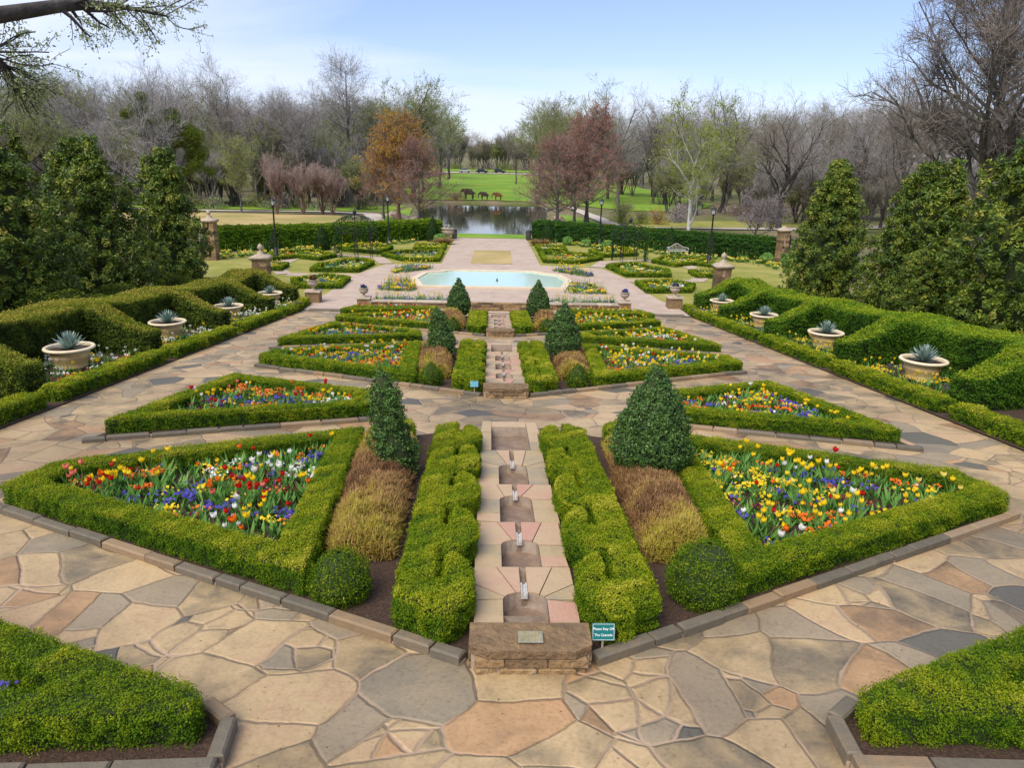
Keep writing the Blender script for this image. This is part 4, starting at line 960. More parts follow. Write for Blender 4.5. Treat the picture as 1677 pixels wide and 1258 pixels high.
# ------------------------------------------------------------------ both sides of the ramp: low hedges, swooping yews, pots
SEG = [(9.6, 15.95), (16.5, 22.15), (22.75, 28.4), (29.1, 34.8), (35.5, 40.2)]
ORD = ['nearest', 'second', 'third', 'fourth', 'farthest']
TIP = [17.1, 23.5, 29.9, 36.3, 40.9]
for sg in (-1, 1):
    sd_ = SIDE[sg]
    drape('planting_soil', [(sg * 10.2, 6), (sg * 16.0, 6), (sg * 16.0, 41.8), (sg * 10.3, 40.6)], .035, M['mulch'], 2.5, lambda x, y: gz(x, y))
    for i, (a, b) in enumerate(SEG):
        x0 = 10.33
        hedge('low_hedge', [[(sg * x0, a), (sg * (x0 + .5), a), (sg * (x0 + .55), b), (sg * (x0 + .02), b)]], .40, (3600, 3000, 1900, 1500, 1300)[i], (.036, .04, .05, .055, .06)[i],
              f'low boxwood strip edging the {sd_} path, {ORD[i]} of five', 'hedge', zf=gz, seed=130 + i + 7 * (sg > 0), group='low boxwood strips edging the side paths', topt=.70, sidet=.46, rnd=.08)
    for i, ty in enumerate(TIP):
        lo = (ty - 1.3) if i else 8.5; hi = TIP[i + 1] - 1.3 if i < 4 else 42.0
        xs = np.linspace(14.2, 11.25, 8); cy = ty + .9 * np.clip((xs - 11.25) / 2.6, 0, 1) ** 1.4
        wd = np.array([1.5, 1.35, 1.2, 1.1, 1.05, 1.0, .9, .6])
        spur = ribbon([(sg * x, y) for x, y in zip(xs, cy)], list(wd))
        ysb = np.linspace(lo, hi, 9)
        back = ccw([(sg * 13.55, y) for y in ysb] + [(sg * 15.1, y) for y in ysb[::-1]])
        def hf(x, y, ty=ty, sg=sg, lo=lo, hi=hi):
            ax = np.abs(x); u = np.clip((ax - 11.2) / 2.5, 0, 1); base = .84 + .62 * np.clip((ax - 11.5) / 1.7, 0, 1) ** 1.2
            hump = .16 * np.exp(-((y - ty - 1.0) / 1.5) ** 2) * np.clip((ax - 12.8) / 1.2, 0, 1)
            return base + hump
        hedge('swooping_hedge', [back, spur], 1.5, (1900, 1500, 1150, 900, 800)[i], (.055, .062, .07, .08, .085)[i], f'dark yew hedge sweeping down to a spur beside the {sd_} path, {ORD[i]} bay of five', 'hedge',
              zf=gz, hf=hf, mats=('yew' if sg > 0 else 'yew_red', 'box_core'), seed=160 + i + 7 * (sg > 0), topt=.80, sidet=.31, rnd=.06, lump=.03, spread=.035, inset=.09, group='swooping yew hedges beside the side paths')  # sides darkened and tops lightened in leaf colour, standing in for shade
        if i < 4:
            py = TIP[i] + 3.45; px = sg * 12.35
            fl = ccw([(sg * 11.0, TIP[i] + .9), (sg * 13.3, TIP[i] + 1.6), (sg * 13.3, TIP[i + 1] - .9), (sg * 11.0, TIP[i + 1] - .9)])
            bedding(fl, gz, f'{"white tulips and mixed pansies" if sg < 0 else "yellow daffodils and fresh leaves"} in the {ORD[i]} bay beside the {sd_} path', 200 + i + 5 * sg, 52 if sg < 0 else 26, 60 if sg < 0 else 70,
                    {3: 4, 2: 2, 1: 1, 5: .5} if sg < 0 else {2: 2, 4: 1}, {3: 5, 2: 2} if sg < 0 else {2: 4, 7: 3}, .05, .95, 30, thead=.07)
            zg = float(gz(px, py))
            p = thing('terracotta_pot', f'wide cream terracotta pot on a brick plinth beside the {sd_} path, {ORD[i]} of four', 'pot', (px, py, zg), 0, 'cream pots in the hedge bays')
            if i == 0 and sg < 0: p0 = p
            g = G(); g.lathe([(.36, .12), (.40, .125), (.42, .17), (.40, .19), (.44, .30), (.485, .42), (.50, .45), (.50, .475), (.49, .485), (.535, .62), (.52, .63)], 36); g.build('body', M['pot'], p)
            g = G(); g.lathe([(.52, .625), (.60, .635), (.655, .66), (.665, .69), (.645, .725), (.585, .73), (.555, .70), (.55, .60)], 40); g.build('rim', M['potrim'], p)
            g = G(); g.lathe([(.0, .64), (.56, .63)], 24); g.build('soil', M['mulch'], p)
            g = G(); g.box((0, 0, .06), (.62, .62, .13), .2, .5, 0, .01); g.build('plinth', M['redwood'] if False else M['rock'], p)
            rng = np.random.default_rng(240 + i + sg); g = G(); n = 64; u = np.linspace(0, 1, n); a = np.arange(n) * 2.39996 + rng.normal(0, .1, n)
            el = .15 + 1.25 * u; D = np.stack([np.cos(a) * np.cos(el), np.sin(a) * np.cos(el), np.sin(el)], 1)
            P = np.stack([.06 * np.cos(a) * (1 - u), .06 * np.sin(a) * (1 - u), .02 + .10 * u], 1)
            fs = (1.0, .95, .9, .85)[i]
            blades(g, P, D, (.52 - .10 * u) * fs, .085 * fs, np.clip(.55 + rng.normal(0, .2, n), 0, 1), 0, -.06 + .06 * u, 4, rng)
            ag = g.build('agave', M['agave'], None, (px, py, zg + .64))
            tag(ag, f'spiky blue agave growing in the {ORD[i]} cream pot of the {sd_} path', 'agave', 'agaves in the cream pots')
# ------------------------------------------------------------------ pool, wall, urns
g = G()
def rough_wall(name, x0, x1, y, h, label, dep=.5, seed=0, cap=True):
    rng = np.random.default_rng(seed + 400); g = G(); z = Z0
    g.box(((x0 + x1) / 2, y + dep / 2 + .03, z + h / 2 - .05), (x1 - x0 - .04, dep - .06, h), 0, .3, 1)
    zz = z - .06
    while zz < z + h - .09:
        hh = rng.uniform(.10, .16); x = x0
        while x < x1 - .02:
            l = min(rng.uniform(.2, .6), x1 - x)
            g.box((x + l / 2, y + .05 + rng.normal(0, .008), zz + hh / 2), (l - .018, .12, hh - .014), 0, float(rng.uniform(0, 1)), 0, .015); x += l
        zz += hh
    t = thing('stone_wall', label, 'wall', (0, 0, 0))
    g.build('stone_face', [M['rock'], M['mortar']], t)
    if cap:
        g = G(); x = x0 - .03
        while x < x1:
            l = min(rng.uniform(.8, 1.5), x1 + .03 - x); g.box((x + l / 2, y + dep / 2, z + h + .035), (l - .012, dep + .10, .075), 0, float(rng.uniform(0, 1)), 0, .015); x += l
        g.build('coping', M['limestone'], t)
    return t
rough_wall('stone_wall', -1.95, 1.75, 39.05, .50, 'rough stone wall across the end of the ramp below the pool', .5, 1, False)
for sg, x0, x1 in ((-1, -7.0, -2.0), (1, 1.8, 6.65)):
    rough_wall('stone_wall', x0, x1, 39.5, .34, f'low coped stone planter wall {SIDE[sg]} of the pool axis', .45, 3 + sg)
    a, b = min(x0, x1), max(x0, x1)
    bedding([(a + .1, 40.05), (b - .1, 40.05), (b - .1, 41.0), (a + .1, 41.0)], flat0, f'strip of pale tulips behind the {SIDE[sg]} planter wall', 230 + sg, 40, 110, {4: 2, 3: 1, 7: 1}, {7: 3, 3: 2, 2: 1}, .06, 1.2, 24, zlift=.22, thead=.07)
    g = G(); g.box(((a + b) / 2, 40.5, Z0 + .14), (b - a, 1.05, .26)); kind(g.build('planting_soil', M['mulch']), 'structure')
# pool with a coping that steps in at the shoulders
def pool_shape(g_):
    R_ = [(0, 54.2), (2.55, 54.2)] + [(2.55 + .9 * math.sin(a), 53.3 + .9 * math.cos(a) - 0.0) for a in np.linspace(.2, 1.45, 6)] + [(4.6, 52.6), (5.05, 49.9), (4.4, 46.9), (0, 46.9)]
    return R_
half = pool_shape(0); outl = [(AX + x, y) for x, y in half] + [(AX - x, y) for x, y in half[::-1][1:-1]]
outl = ccw(outl); outer = offset(outl, -.42); n = len(outl)
pt_ = thing('reflecting_pool', 'shallow pale turquoise pool with cream stone coping', 'pool', (AX, 50, Z0))
g = G(); A, B_ = np.array(outl), np.array(outer); zt = .15
V = np.vstack([np.column_stack([B_, np.full(n, 0.0)]), np.column_stack([B_, np.full(n, zt)]), np.column_stack([A, np.full(n, zt)]), np.column_stack([A, np.full(n, -.02)])]) - np.array([AX, 50, 0])
g.add(V, [(r * n + i, r * n + (i + 1) % n, (r + 1) * n + (i + 1) % n, (r + 1) * n + i) for r in range(3) for i in range(n)])
g.build('coping', M['coping'], pt_)
g = G(); q = [(x - AX, y - 50) for x, y in offset(outl, -.02)]; g.prism(q, .03, .075, .5, 0); g.build('water', M['poolwater'], pt_)
g = G(); g.lathe([(.08, .0), (.08, .12), (.04, .15), (.04, .22), (.02, .26)], 10, (.35, -.4, 0)); g.build('fountain_nozzle', M['iron'], pt_)
def urn(x, y, z, s, ped, label, flower=4):
    t = thing('stone_urn', label, 'urn', (x, y, z))
    g = G(); h = ped
    if ped > 0:
        g.box((0, 0, h / 2 - .04), (.78 * s, .70 * s, h + .0), 0, .5, 0, .02); g.build('pedestal', M['rock'], t)
        g = G(); g.box((0, 0, h + .03), (.9 * s, .82 * s, .09), 0, .6, 0, .02); g.build('pedestal_cap', M['limestone'], t)
    g = G(); b = h + .075
    g.lathe([(.17 * s, b), (.17 * s, b + .05 * s), (.08 * s, b + .09 * s), (.07 * s, b + .16 * s), (.20 * s, b + .24 * s), (.29 * s, b + .36 * s), (.30 * s, b + .44 * s), (.25 * s, b + .50 * s), (.33 * s, b + .54 * s), (.33 * s, b + .58 * s), (.24 * s, b + .56 * s)], 20)
    g.build('bowl', M['limestone'], t)
    rng = np.random.default_rng(int(abs(x * 10) + y)); g = G(); P = unit(rng.normal(size=(150, 3))) * np.array([.22, .22, .2]) * s * rng.uniform(.6, 1, (150, 1)); P[:, 2] = np.abs(P[:, 2]) + b + .55 * s
    leaves(g, P[:90], P[:90] * 0 + np.array([0, 0, 1.0]), .09, .25 + 0 * P[:90, 0], .6, 1, 0, rng); leaves(g, P[90:] + np.array([0, 0, .06]), P[90:] * 0 + np.array([0, 0, 1.0]), .10, pt(np.where(rng.random(60) < .8, flower, 5)), .9, .8, 1, rng)
    g.build('flowers', [M['stem'], M['petal']], t)
    return t
urn(-7.3, 39.75, Z0, .85, .50, 'stone urn of dark pansies on the pedestal at the left end of the planter wall', 4)
urn(6.95, 39.75, Z0, .85, .50, 'stone urn of purple pansies on the pedestal at the right end of the planter wall', 4)
urn(-10.3, 40.9, Z0, 1.0, .62, 'stone urn on a pier beside the far end of the left side hedges', 5)
urn(10.0, 40.9, Z0, 1.0, .62, 'stone urn of purple flowers on a pier at the far end of the right hedges', 4)

# beds of the lower rose garden
LB = {-1: [('corner', [(-12.6, 45.3), (-9.7, 45.4), (-9.75, 49.0), (-11.5, 50.0), (-13.4, 47.9)]),
           ('cross shaped', [(-13.3, 52.6), (-9.85, 52.7), (-9.4, 57.2), (-10.7, 59.2), (-11.9, 58.2), (-12.6, 56.4), (-13.4, 55.6)]),
           ('outer curved', [(-17.8, 57.9), (-16.0, 60.0), (-14.0, 58.8), (-13.2, 61.3), (-15.6, 64.6), (-19.0, 62.6)]),
           ('small side', [(-17.2, 52.6), (-15.3, 52.6), (-15.5, 55.5), (-17.4, 55.4)]),
           ('inner angled', [(-9.7, 62.6), (-7.4, 59.2), (-4.6, 59.6), (-4.65, 66.3), (-8.4, 65.3)]),
           ('back inner', [(-7.5, 67.6), (-4.7, 67.5), (-4.7, 71.4), (-7.6, 70.9)]),
           ('back curved', [(-13.6, 65.6), (-10.0, 64.0), (-9.4, 68.4), (-13.4, 71.2)])],
      1: [('corner', [(9.4, 45.7), (12.4, 46.2), (13.3, 48.6), (12.0, 50.3), (9.35, 49.4)]),
          ('cross shaped', [(9.35, 52.8), (12.7, 53.0), (13.2, 55.8), (12.0, 57.6), (11.4, 59.8), (10.0, 58.9), (8.6, 57.6)]),
          ('outer curved', [(13.0, 61.4), (14.4, 58.9), (16.4, 60.4), (17.7, 58.4), (18.6, 63.0), (15.0, 65.2)]),
          ('small side', [(14.5, 52.9), (16.4, 53.0), (16.7, 55.8), (14.6, 55.6)]),
          ('inner angled', [(3.85, 60.2), (6.6, 59.6), (9.2, 62.9), (8.0, 65.8), (3.85, 66.6)]),
          ('back inner', [(3.85, 67.8), (6.6, 68.3), (6.7, 71.9), (3.85, 72.1)]),
          ('back curved', [(8.6, 68.6), (9.2, 64.4), (12.9, 66.4), (12.6, 71.6)])]}
for sg in (-1, 1):
    for i, (nm, pg) in enumerate(LB[sg]):
        pg = ccw(pg)
        hedge('bed_hedge', [pg], .32, 520, .10, f'low clipped hedge round the {nm} rose bed of the {SIDE[sg]} lower garden', 'hedge', hole=offset(pg, .38), zf=flat0, seed=250 + i + 9 * (sg > 0), lump=.03, zlift=.03, topt=.60, sidet=.36, group='low hedges of the lower rose garden')
        bedding(offset(pg, .42), flat0, f'mixed spring flowers and leaves in the {nm} bed of the {SIDE[sg]} lower garden', 270 + i + 9 * (sg > 0), 34, 42, {2: 3, 4: 1, 1: .5, 3: 1, 7: 2}, {7: 3, 2: 3, 3: 1}, .075, 1.1, 44, thead=.075)
for sg in (-1, 1):
    cx = AX
    for j, (nm, pg) in enumerate((('front', [(4.5, 44.9), (7.2, 45.0), (6.6, 48.4), (5.2, 48.6)]), ('back', [(4.2, 55.6), (6.7, 52.3), (7.4, 52.9), (6.2, 55.9)]))):
        bedding([(cx + sg * x, y) for x, y in pg], flat0, f'mound of yellow and blue pansies at the {nm} {SIDE[sg]} shoulder of the pool', 290 + j + 3 * sg, 70, 55, {2: 4, 4: 2.4, 1: .6, 5: .7}, {2: 5, 7: 3}, .07, 1.5, 40, thead=.08)
# green borders in front of the screen hedges
for sg, pg in ((-1, [(-23, 58), (-21.6, 58.4), (-16, 65.4), (-7.6, 73.6), (-8, 75.6), (-16.5, 67.4), (-23.4, 62.2)]), (1, [(22.5, 58.5), (24, 60), (23, 63.8), (15.8, 69.2), (5.2, 78), (5, 76.4), (15.2, 67.6), (21.4, 62.4)])):
    bedding(pg, flat0, f'green border plants in front of the {SIDE[sg]} screen hedge', 310 + sg, 110, 40, {7: 1, 2: .6}, {2: 1, 7: 2}, .085, 2.0, 110, thead=.07)

# tall screen hedges closing the garden
for sg, pl in ((-1, [(-24.2, 65.2), (-19.8, 68.0), (-16.4, 70.1), (-11.5, 74.8), (-6.3, 79.9)]), (1, [(4.6, 81.6), (9.8, 77.4), (15.8, 72.0), (20, 68.9), (25.2, 65.4)])):
    hedge('screen_hedge', [ribbon(pl, 2.0)], 1.95, 560, .13, f'long dark clipped screen hedge closing the {SIDE[sg]} lower garden', 'hedge', zf=flat0, mats=('laurel' if sg > 0 else 'yew', 'box_core'), seed=330 + sg, topt=.66, sidet=.45, rnd=.35, lump=.09, spread=.05, inset=.15)
for i, (x, y, h) in enumerate([(-15.5, 66.6, 2.3), (-6.4, 76.3, 2.6), (-19.2, 64.6, 1.7), (5.5, 77.0, 2.4), (16.4, 69.3, 2.5), (19.6, 66.9, 2.3)]):
    g = G(); spun(g, [(0, .55), (h * .25, .72), (h * .55, .5), (h * .85, .18), (h, .02)], (x, y, Z0), 420, .12, .32, 340 + i, .05)
    tag(g.build('cone_shrub', [M['laurel'], M['box_core']]), ['narrow cone shrub near the middle of the left screen hedge', 'cone shrub at the plaza end of the left screen hedge', 'small cone shrub behind the outer left lamp post', 'cone shrub at the plaza end of the right screen hedge', 'cone shrub behind the grey bench', 'cone shrub behind the outer right lamp post'][i], 'shrub')
for i, (x, y, r, lab) in enumerate([(7.3, 75.1, .55, 'lime green shrub in front of the right screen hedge, nearest the plaza'), (9.0, 73.9, .5, 'lime green shrub in front of the right screen hedge, middle one'), (10.9, 72.3, .55, 'lime green shrub beside the inner right lamp post'), (23.2, 62.6, .6, 'lime shrub at the foot of the right gate pier'), (24.6, 61.2, .7, 'lime shrub in front of the black iron gate'), (-5.6, 75.3, .6, 'pale green hydrangea beside the big stone urn')]):
    g = G(); crown(g, [(x, y, Z0 + r * .7, r, r, r * .8)], 520, .12, .72, .6, .9, 0, 1, 350 + i, .2, .75)
    tag(g.build('round_shrub', [M['stem'], M['box_core']]), lab, 'shrub')
for i, (x, y, lab) in enumerate([(-5.6, 73.4, 'tan ornamental grass clump left of the plaza, outer one'), (-4.75, 73.7, 'tan ornamental grass clump left of the plaza, inner one'), (3.95, 74.0, 'tan ornamental grass clump right of the plaza, inner one'), (4.9, 74.2, 'tan ornamental grass clump right of the plaza, outer one')]):
    rng = np.random.default_rng(360 + i); g = G(); n = 420; a = rng.uniform(0, 6.28, n); u = rng.random(n) ** .5
    D = np.stack([np.cos(a) * u, np.sin(a) * u, 1.1 - .5 * u], 1)
    blades(g, np.tile([[x, y, Z0]], (n, 1)) + D * .1, D, rng.uniform(.5, .85, n), .05, rng.random(n), 0, .45, 3, rng)
    tag(g.build('grass_clump', [M['straw']]), lab, 'grass clump')
urn(-4.95, 77.4, Z0, 2.1, .0, 'large round stone urn at the far left corner of the plaza', 3)
for x, lab in ((-4.35, 'dark litter bin at the far left edge of the plaza'), (3.55, 'dark litter bin at the far right edge of the plaza')):
    t = thing('litter_bin', lab, 'bin', (x, 79.4, Z0))
    g = G(); g.lathe([(.26, .04), (.30, .5), (.30, .85), (.27, .88)], 14); g.build('body', M['bark_dark'], t)
    g = G(); g.lathe([(.33, .88), (.33, .94), (.18, 1.05), (.05, 1.08)], 14); g.build('lid', M['iron'], t)

# lamp posts
def lamp_post(name, label, x, y, h=4.7):
    t = thing('lamp_post', label, 'lamp post', (x, y, float(tz(x, y))), 0, 'black lamp posts of the lower garden')
    g = G(); g.lathe([(.24, -.1), (.24, .14), (.19, .2), (.17, .62), (.12, .70), (.10, .78)], 12); g.build('base', M['iron'], t)
    g = G(); g.lathe([(.085, .72), (.075, 2.2), (.06, h - .72), (.085, h - .70), (.09, h - .62)], 12); g.build('post', M['iron'], t)
    la = G(); la.lathe([(.12, h - .62), (.15, h - .58), (.15, h - .55)], 8)
    for q in range(6):
        a = q * math.pi / 3; la.bar((.14 * math.cos(a), .14 * math.sin(a), h - .56), (.21 * math.cos(a), .21 * math.sin(a), h - .22), .014, 4)
    L_ = la.build('lantern_frame', M['iron'], t)
    g = G(); g.lathe([(.12, h - .56), (.185, h - .23)], 6); g.build('lantern_glass', M['glass_lamp'], t)
    g = G(); g.lathe([(.25, h - .23), (.24, h - .20), (.13, h - .07), (.05, h - .03), (.03, h + .02), (.045, h + .06), (.01, h + .12)], 12); g.build('lantern_cap', M['iron'], t)
lamp_post('lamp_post', 'black lamp post outermost on the left, before the screen hedge', -18.05, 61.2)
lamp_post('lamp_post', 'black lamp post nearer the plaza on the left', -10.35, 72.3)
lamp_post('lamp_post', 'black lamp post nearer the plaza on the right', 10.4, 74.0)
lamp_post('lamp_post', 'black lamp post to the right of the grey bench', 17.85, 61.4)
lamp_post('lamp_post', 'black lamp post half hidden by the magnolia behind the right gate', 25.6, 61.0, 3.75)

# stone pillars with ball finials, lattice parapets, gate piers and gate
def pillar(label, x, y, w, h, ball=True, name='stone_pillar'):
    rng = np.random.default_rng(int(abs(x) * 7)); t = thing(name, label, 'pillar', (x, y, Z0))
    g = G(); zz = -.1
    while zz < h - .02:
        hh = min(rng.uniform(.16, .30), h - zz)
        if h - zz - hh < .1: hh = h - zz
        for sx in (-1, 1): 
            c = rng.uniform(-.12, .12)
            g.box((sx * w / 4 + c / 2, 0, zz + hh / 2), (w / 2 - .012 - sx * c, w, hh - .012), 0, float(rng.uniform(0, 1)), 0, .015)
        zz += hh
    g.box((0, 0, h / 2), (w - .05, w - .05, h - .06), 0, .4, 1); g.build('shaft', [M['rock'], M['mortar']], t)
    g = G(); g.lathe([(w / 2 + .02, h), (w / 2 + .10, h + .04), (w / 2 + .13, h + .13), (w / 2 + .13, h + .18), (w / 2 - .02, h + .27), (.16, h + .36), (.14, h + .5)], 4, sq=True); g.build('cap', M['limestone'], t)
    if ball:
        g = G(); g.lathe([(.13, h + .48), (.09, h + .54), (.07, h + .58), (.15, h + .66), (.17, h + .75), (.14, h + .85), (.05, h + .93), (.02, h + .98)], 14); g.build('finial', M['limestone'], t)
pillar('stone pillar with ball finial left of the lower garden entrance', -14.2, 44.6, .88, 1.85)
pillar('stone pillar with ball finial right of the lower garden entrance', 13.75, 44.6, .88, 1.85)
pillar('tall gate pier of brown stone beside the left screen hedge', -22.2, 58.4, .85, 2.9, True, 'gate_pier')
pillar('tall gate pier of brown stone beside the black iron gate', 25.0, 64.2, .85, 2.6, False, 'gate_pier')
t = thing('iron_gate', 'black iron gate between stone piers at the right garden edge', 'gate', (25.7, 64.6, Z0), -.25)
for q, x0 in ((0, .05), (1, 1.45)):
    g = G(); h = 2.25
    g.bar((x0 + .03, 0, .05), (x0 + .03, 0, h + .1), .06, 6); g.bar((x0 + 1.2, 0, .05), (x0 + 1.2, 0, h - .2), .045, 6)
    for zz in (.25, 1.1, h - .35): g.bar((x0, 0, zz), (x0 + 1.2, 0, zz), .03, 5)
    for b in range(8): g.bar((x0 + .14 + b * .14, 0, .1), (x0 + .14 + b * .14, 0, h - .1 - .3 * math.sin(b / 7 * math.pi)), .016, 5)
    g.build('gate_leaf', M['iron'], t)
for sg in (-1, 1):
    x0, x1 = sg * 14.8, sg * 21.5
    t = thing('lattice_parapet', f'pale lattice parapet with a dark curved rail, outward of the {SIDE[sg]} stone pillar', 'parapet', (sg * 14.8, 44.9, Z0))
    g = G(); n = 26
    for q in range(n):
        a = sg * q * .26
        g.bar((a, 0, .05), (a + sg * .36, 0, .62), .028, 4); g.bar((a + sg * .36, 0.01, .05), (a, 0.01, .62), .028, 4)
    g.build('lattice', M['potrim'], t)
    g = G(); pth = [(0, 0, 1.02), (sg * .35, 0, 1.0), (sg * .62, 0, .72), (sg * 1.2, 0, .66), (sg * 3.4, 0, .62), (sg * 5.6, 0, .66), (sg * 6.2, 0, .72), (sg * 6.5, 0, 1.0), (sg * 6.8, 0, 1.02)]
    tubes(g, np.array([pth]), np.full((1, len(pth)), .06), 6, .5); g.build('rail', M['iron'], t)

# iron rose arbours
def arbor(label, x, y, R_, h, vine):
    t = thing('rose_arbor', label, 'arbor', (x, y, Z0))
    for q in range(8):
        a = q * math.pi / 4 + .2; g = G()
        for da in (-.07, .07):
            c, s = math.cos(a + da), math.sin(a + da); g.bar((R_ * c, R_ * s, 0), (R_ * c, R_ * s, h * .66), .026, 5)
        for zz in np.arange(.35, h * .64, .35): g.bar((R_ * math.cos(a - .07), R_ * math.sin(a - .07), zz), (R_ * math.cos(a + .07), R_ * math.sin(a + .07), zz + .12), .012, 4)
        g.build('post', M['iron'], t)
        g = G(); th = np.linspace(0, 1.5, 8); P = [[(R_ * math.cos(b) * math.cos(a), R_ * math.cos(b) * math.sin(a), h * .66 + (h * .30) * math.sin(b)) for b in th]]
        tubes(g, np.array(P), np.full((1, 8), .024), 5); g.build('dome_rib', M['iron'], t)
    g = G()
    for zz, rr in ((h * .66, R_), (h * .66 - .25, R_), (h * .88, R_ * .66)):
        P = [[(rr * math.cos(b), rr * math.sin(b), zz) for b in np.linspace(0, 2 * math.pi, 25)]]; tubes(g, np.array(P), np.full((1, 25), .022), 5)
    g.build('ring', M['iron'], t)
    g = G(); g.lathe([(.10, h * .95), (.07, h * .98), (.17, h + .06), (.13, h + .2), (.03, h + .36)], 10); g.build('finial', M['iron'], t)
    rng = np.random.default_rng(int(x * 3 + 99)); g = G()
    for (a0, a1, zl, zh, n, tn) in vine:
        a = rng.uniform(a0, a1, n); z = rng.uniform(zl, zh, n); b = np.clip((z - h * .66) / (h * .30), 0, 1); rr = np.where(z > h * .66, R_ * np.sqrt(np.maximum(1 - b * b, .02)), R_) + rng.normal(0, .10, n)
        P = np.stack([rr * np.cos(a), rr * np.sin(a), z], 1); leaves(g, P, unit(P * np.array([1, 1, .4])), .13, np.clip(tn + rng.normal(0, .18, n), 0, 1), .6, 1, 0, rng)
    g.build('climbing_rose', [M['laurel']], t)
arbor('domed black iron arbor with climbers in the left lower garden', -11.75, 62.4, 1.75, 3.55, [(0, 6.28, 2.2, 3.3, 900, .4), (3.6, 4.2, 0, 2.4, 420, .35), (1.2, 1.8, .2, 2.4, 250, .35)])
arbor('domed black iron arbor with a green climber on one post in the right lower garden', 11.35, 63.0, 1.5, 3.3, [(0, 6.28, 2.0, 2.7, 420, .3), (5.6, 6.5, 0, 2.9, 620, .75), (3.2, 3.8, .3, 2.2, 200, .3)])

# bench with an arched back
t = thing('garden_bench', 'weathered grey bench with an arched back before the right screen hedge', 'bench', (16.7, 67.6, Z0), math.radians(8))
g = G()
for q in range(5): g.box((0, -.22 + q * .11, .43), (1.85, .085, .035), 0, .5, 0, .005)
g.build('seat', M['wood_grey'], t)
for sx in (-.9, -.3, .3, .9):
    for yy in (-.24, .26): g = G(); g.box((sx, yy, .21), (.065, .065, .42)); g.build('leg', M['wood_grey'], t)
g = G(); xs = np.linspace(-.92, .92, 17); zb = .78 + .30 * np.exp(-(xs / .38) ** 2) + .07 * np.cos(xs / .92 * math.pi * 1.0) * (np.abs(xs) > .5)
tubes(g, np.array([np.column_stack([xs, 0 * xs + .30, zb])]), np.full((1, 17), .04), 6)
for x, z in zip(xs, zb): g.bar((x, .28, .45), (x, .30, z), .018, 4)
g.box((0, .29, .52), (1.84, .04, .06)); g.build('backrest', M['wood_grey'], t)
for sx in (-.92, .92):
    g = G(); P = [[(sx, .28, .70), (sx, .0, .72), (sx, -.25, .70), (sx, -.30, .62), (sx, -.26, .56)]]; tubes(g, np.array(P), np.full((1, 5), .035), 6); g.bar((sx, -.24, .42), (sx, -.24, .68), .03, 5); g.build('armrest', M['wood_grey'], t)
t = thing('wooden_bench', 'red wooden bench on the path behind the right arbor', 'bench', (13.6, 91.0, float(tz(13.6, 91.0))), .1)
g = G()
for q in range(3): g.box((0, -.3 + q * .16, .45), (2.0, .13, .05))
g.build('seat', M['redwood'], t)
for sx in (-.52, .52): g = G(); g.box((sx, .12, .8), (.92, .06, .55), 0, .5, 0, .01); g.build('backrest', M['redwood'], t)
for sx in (-.85, .85): g = G(); g.box((sx, -.1, .21), (.1, .5, .42)); g.build('leg', M['iron'], t)
# ------------------------------------------------------------------ trees
def at_t(P, t):                     # points and directions at fractions t along polylines P (B,k,3)
    k = P.shape[1]; f = np.clip(t, 0, .9999) * (k - 1); i = f.astype(int); fr = (f - i)[:, None]; b = np.arange(len(P))
    p = P[b, i] * (1 - fr) + P[b, i + 1] * fr; return p, unit(P[b, i + 1] - P[b, i])
def sprout(rng, P, R, n, t0, t1, length, ang, up, k, ratio, wob, lfun=None, flat=0.0, taper=.35):
    B = len(P); idx = np.repeat(np.arange(B), n); t = rng.uniform(t0, t1, B * n)
    pos, pd = at_t(P[idx], t); kk = R.shape[1]
    r0 = np.array([np.interp(tt, np.linspace(0, 1, kk), R[i]) for tt, i in zip(t, idx)]) if B * n < 4000 else R[idx, np.minimum((t * (kk - 1)).astype(int), kk - 1)]
    perp = unit(np.cross(pd, rng.normal(size=pd.shape)))
    if flat: perp[:, 2] *= (1 - flat); perp = unit(perp)
    a = ang[0] + (ang[1] - ang[0]) * rng.random(B * n)
    d = unit(np.cos(a)[:, None] * pd + np.sin(a)[:, None] * perp + np.array([0, 0, up]))
    L = length * rng.uniform(.65, 1.25, B * n)
    if lfun is not None: L = L * lfun(t)
    pts = [pos]
    for j in range(k):
        pts.append(pts[-1] + d * (L / k)[:, None]); d = unit(d + wob * rng.normal(size=d.shape) + np.array([0, 0, up * .35]))
    Pn = np.stack(pts, 1); rs = r0 * ratio
    Rn = rs[:, None] * np.linspace(1, taper, k + 1)[None, :]
    return Pn, Rn
def trunk_line(rng, h, r, k=7, wob=.05, lean=(0, 0), top=.35, flare=1.5):
    z = np.linspace(0, 1, k); P = np.zeros((1, k, 3)); P[0, :, 2] = z * h
    P[0, 1:, :2] = np.cumsum(rng.normal(0, wob * h / k, (k - 1, 2)), 0); P[0, :, 0] += lean[0] * z * h; P[0, :, 1] += lean[1] * z * h
    R = r * (1 - (1 - top) * z); R[0] *= flare
    P[0, 0, 2] = -.25
    return P, R[None]
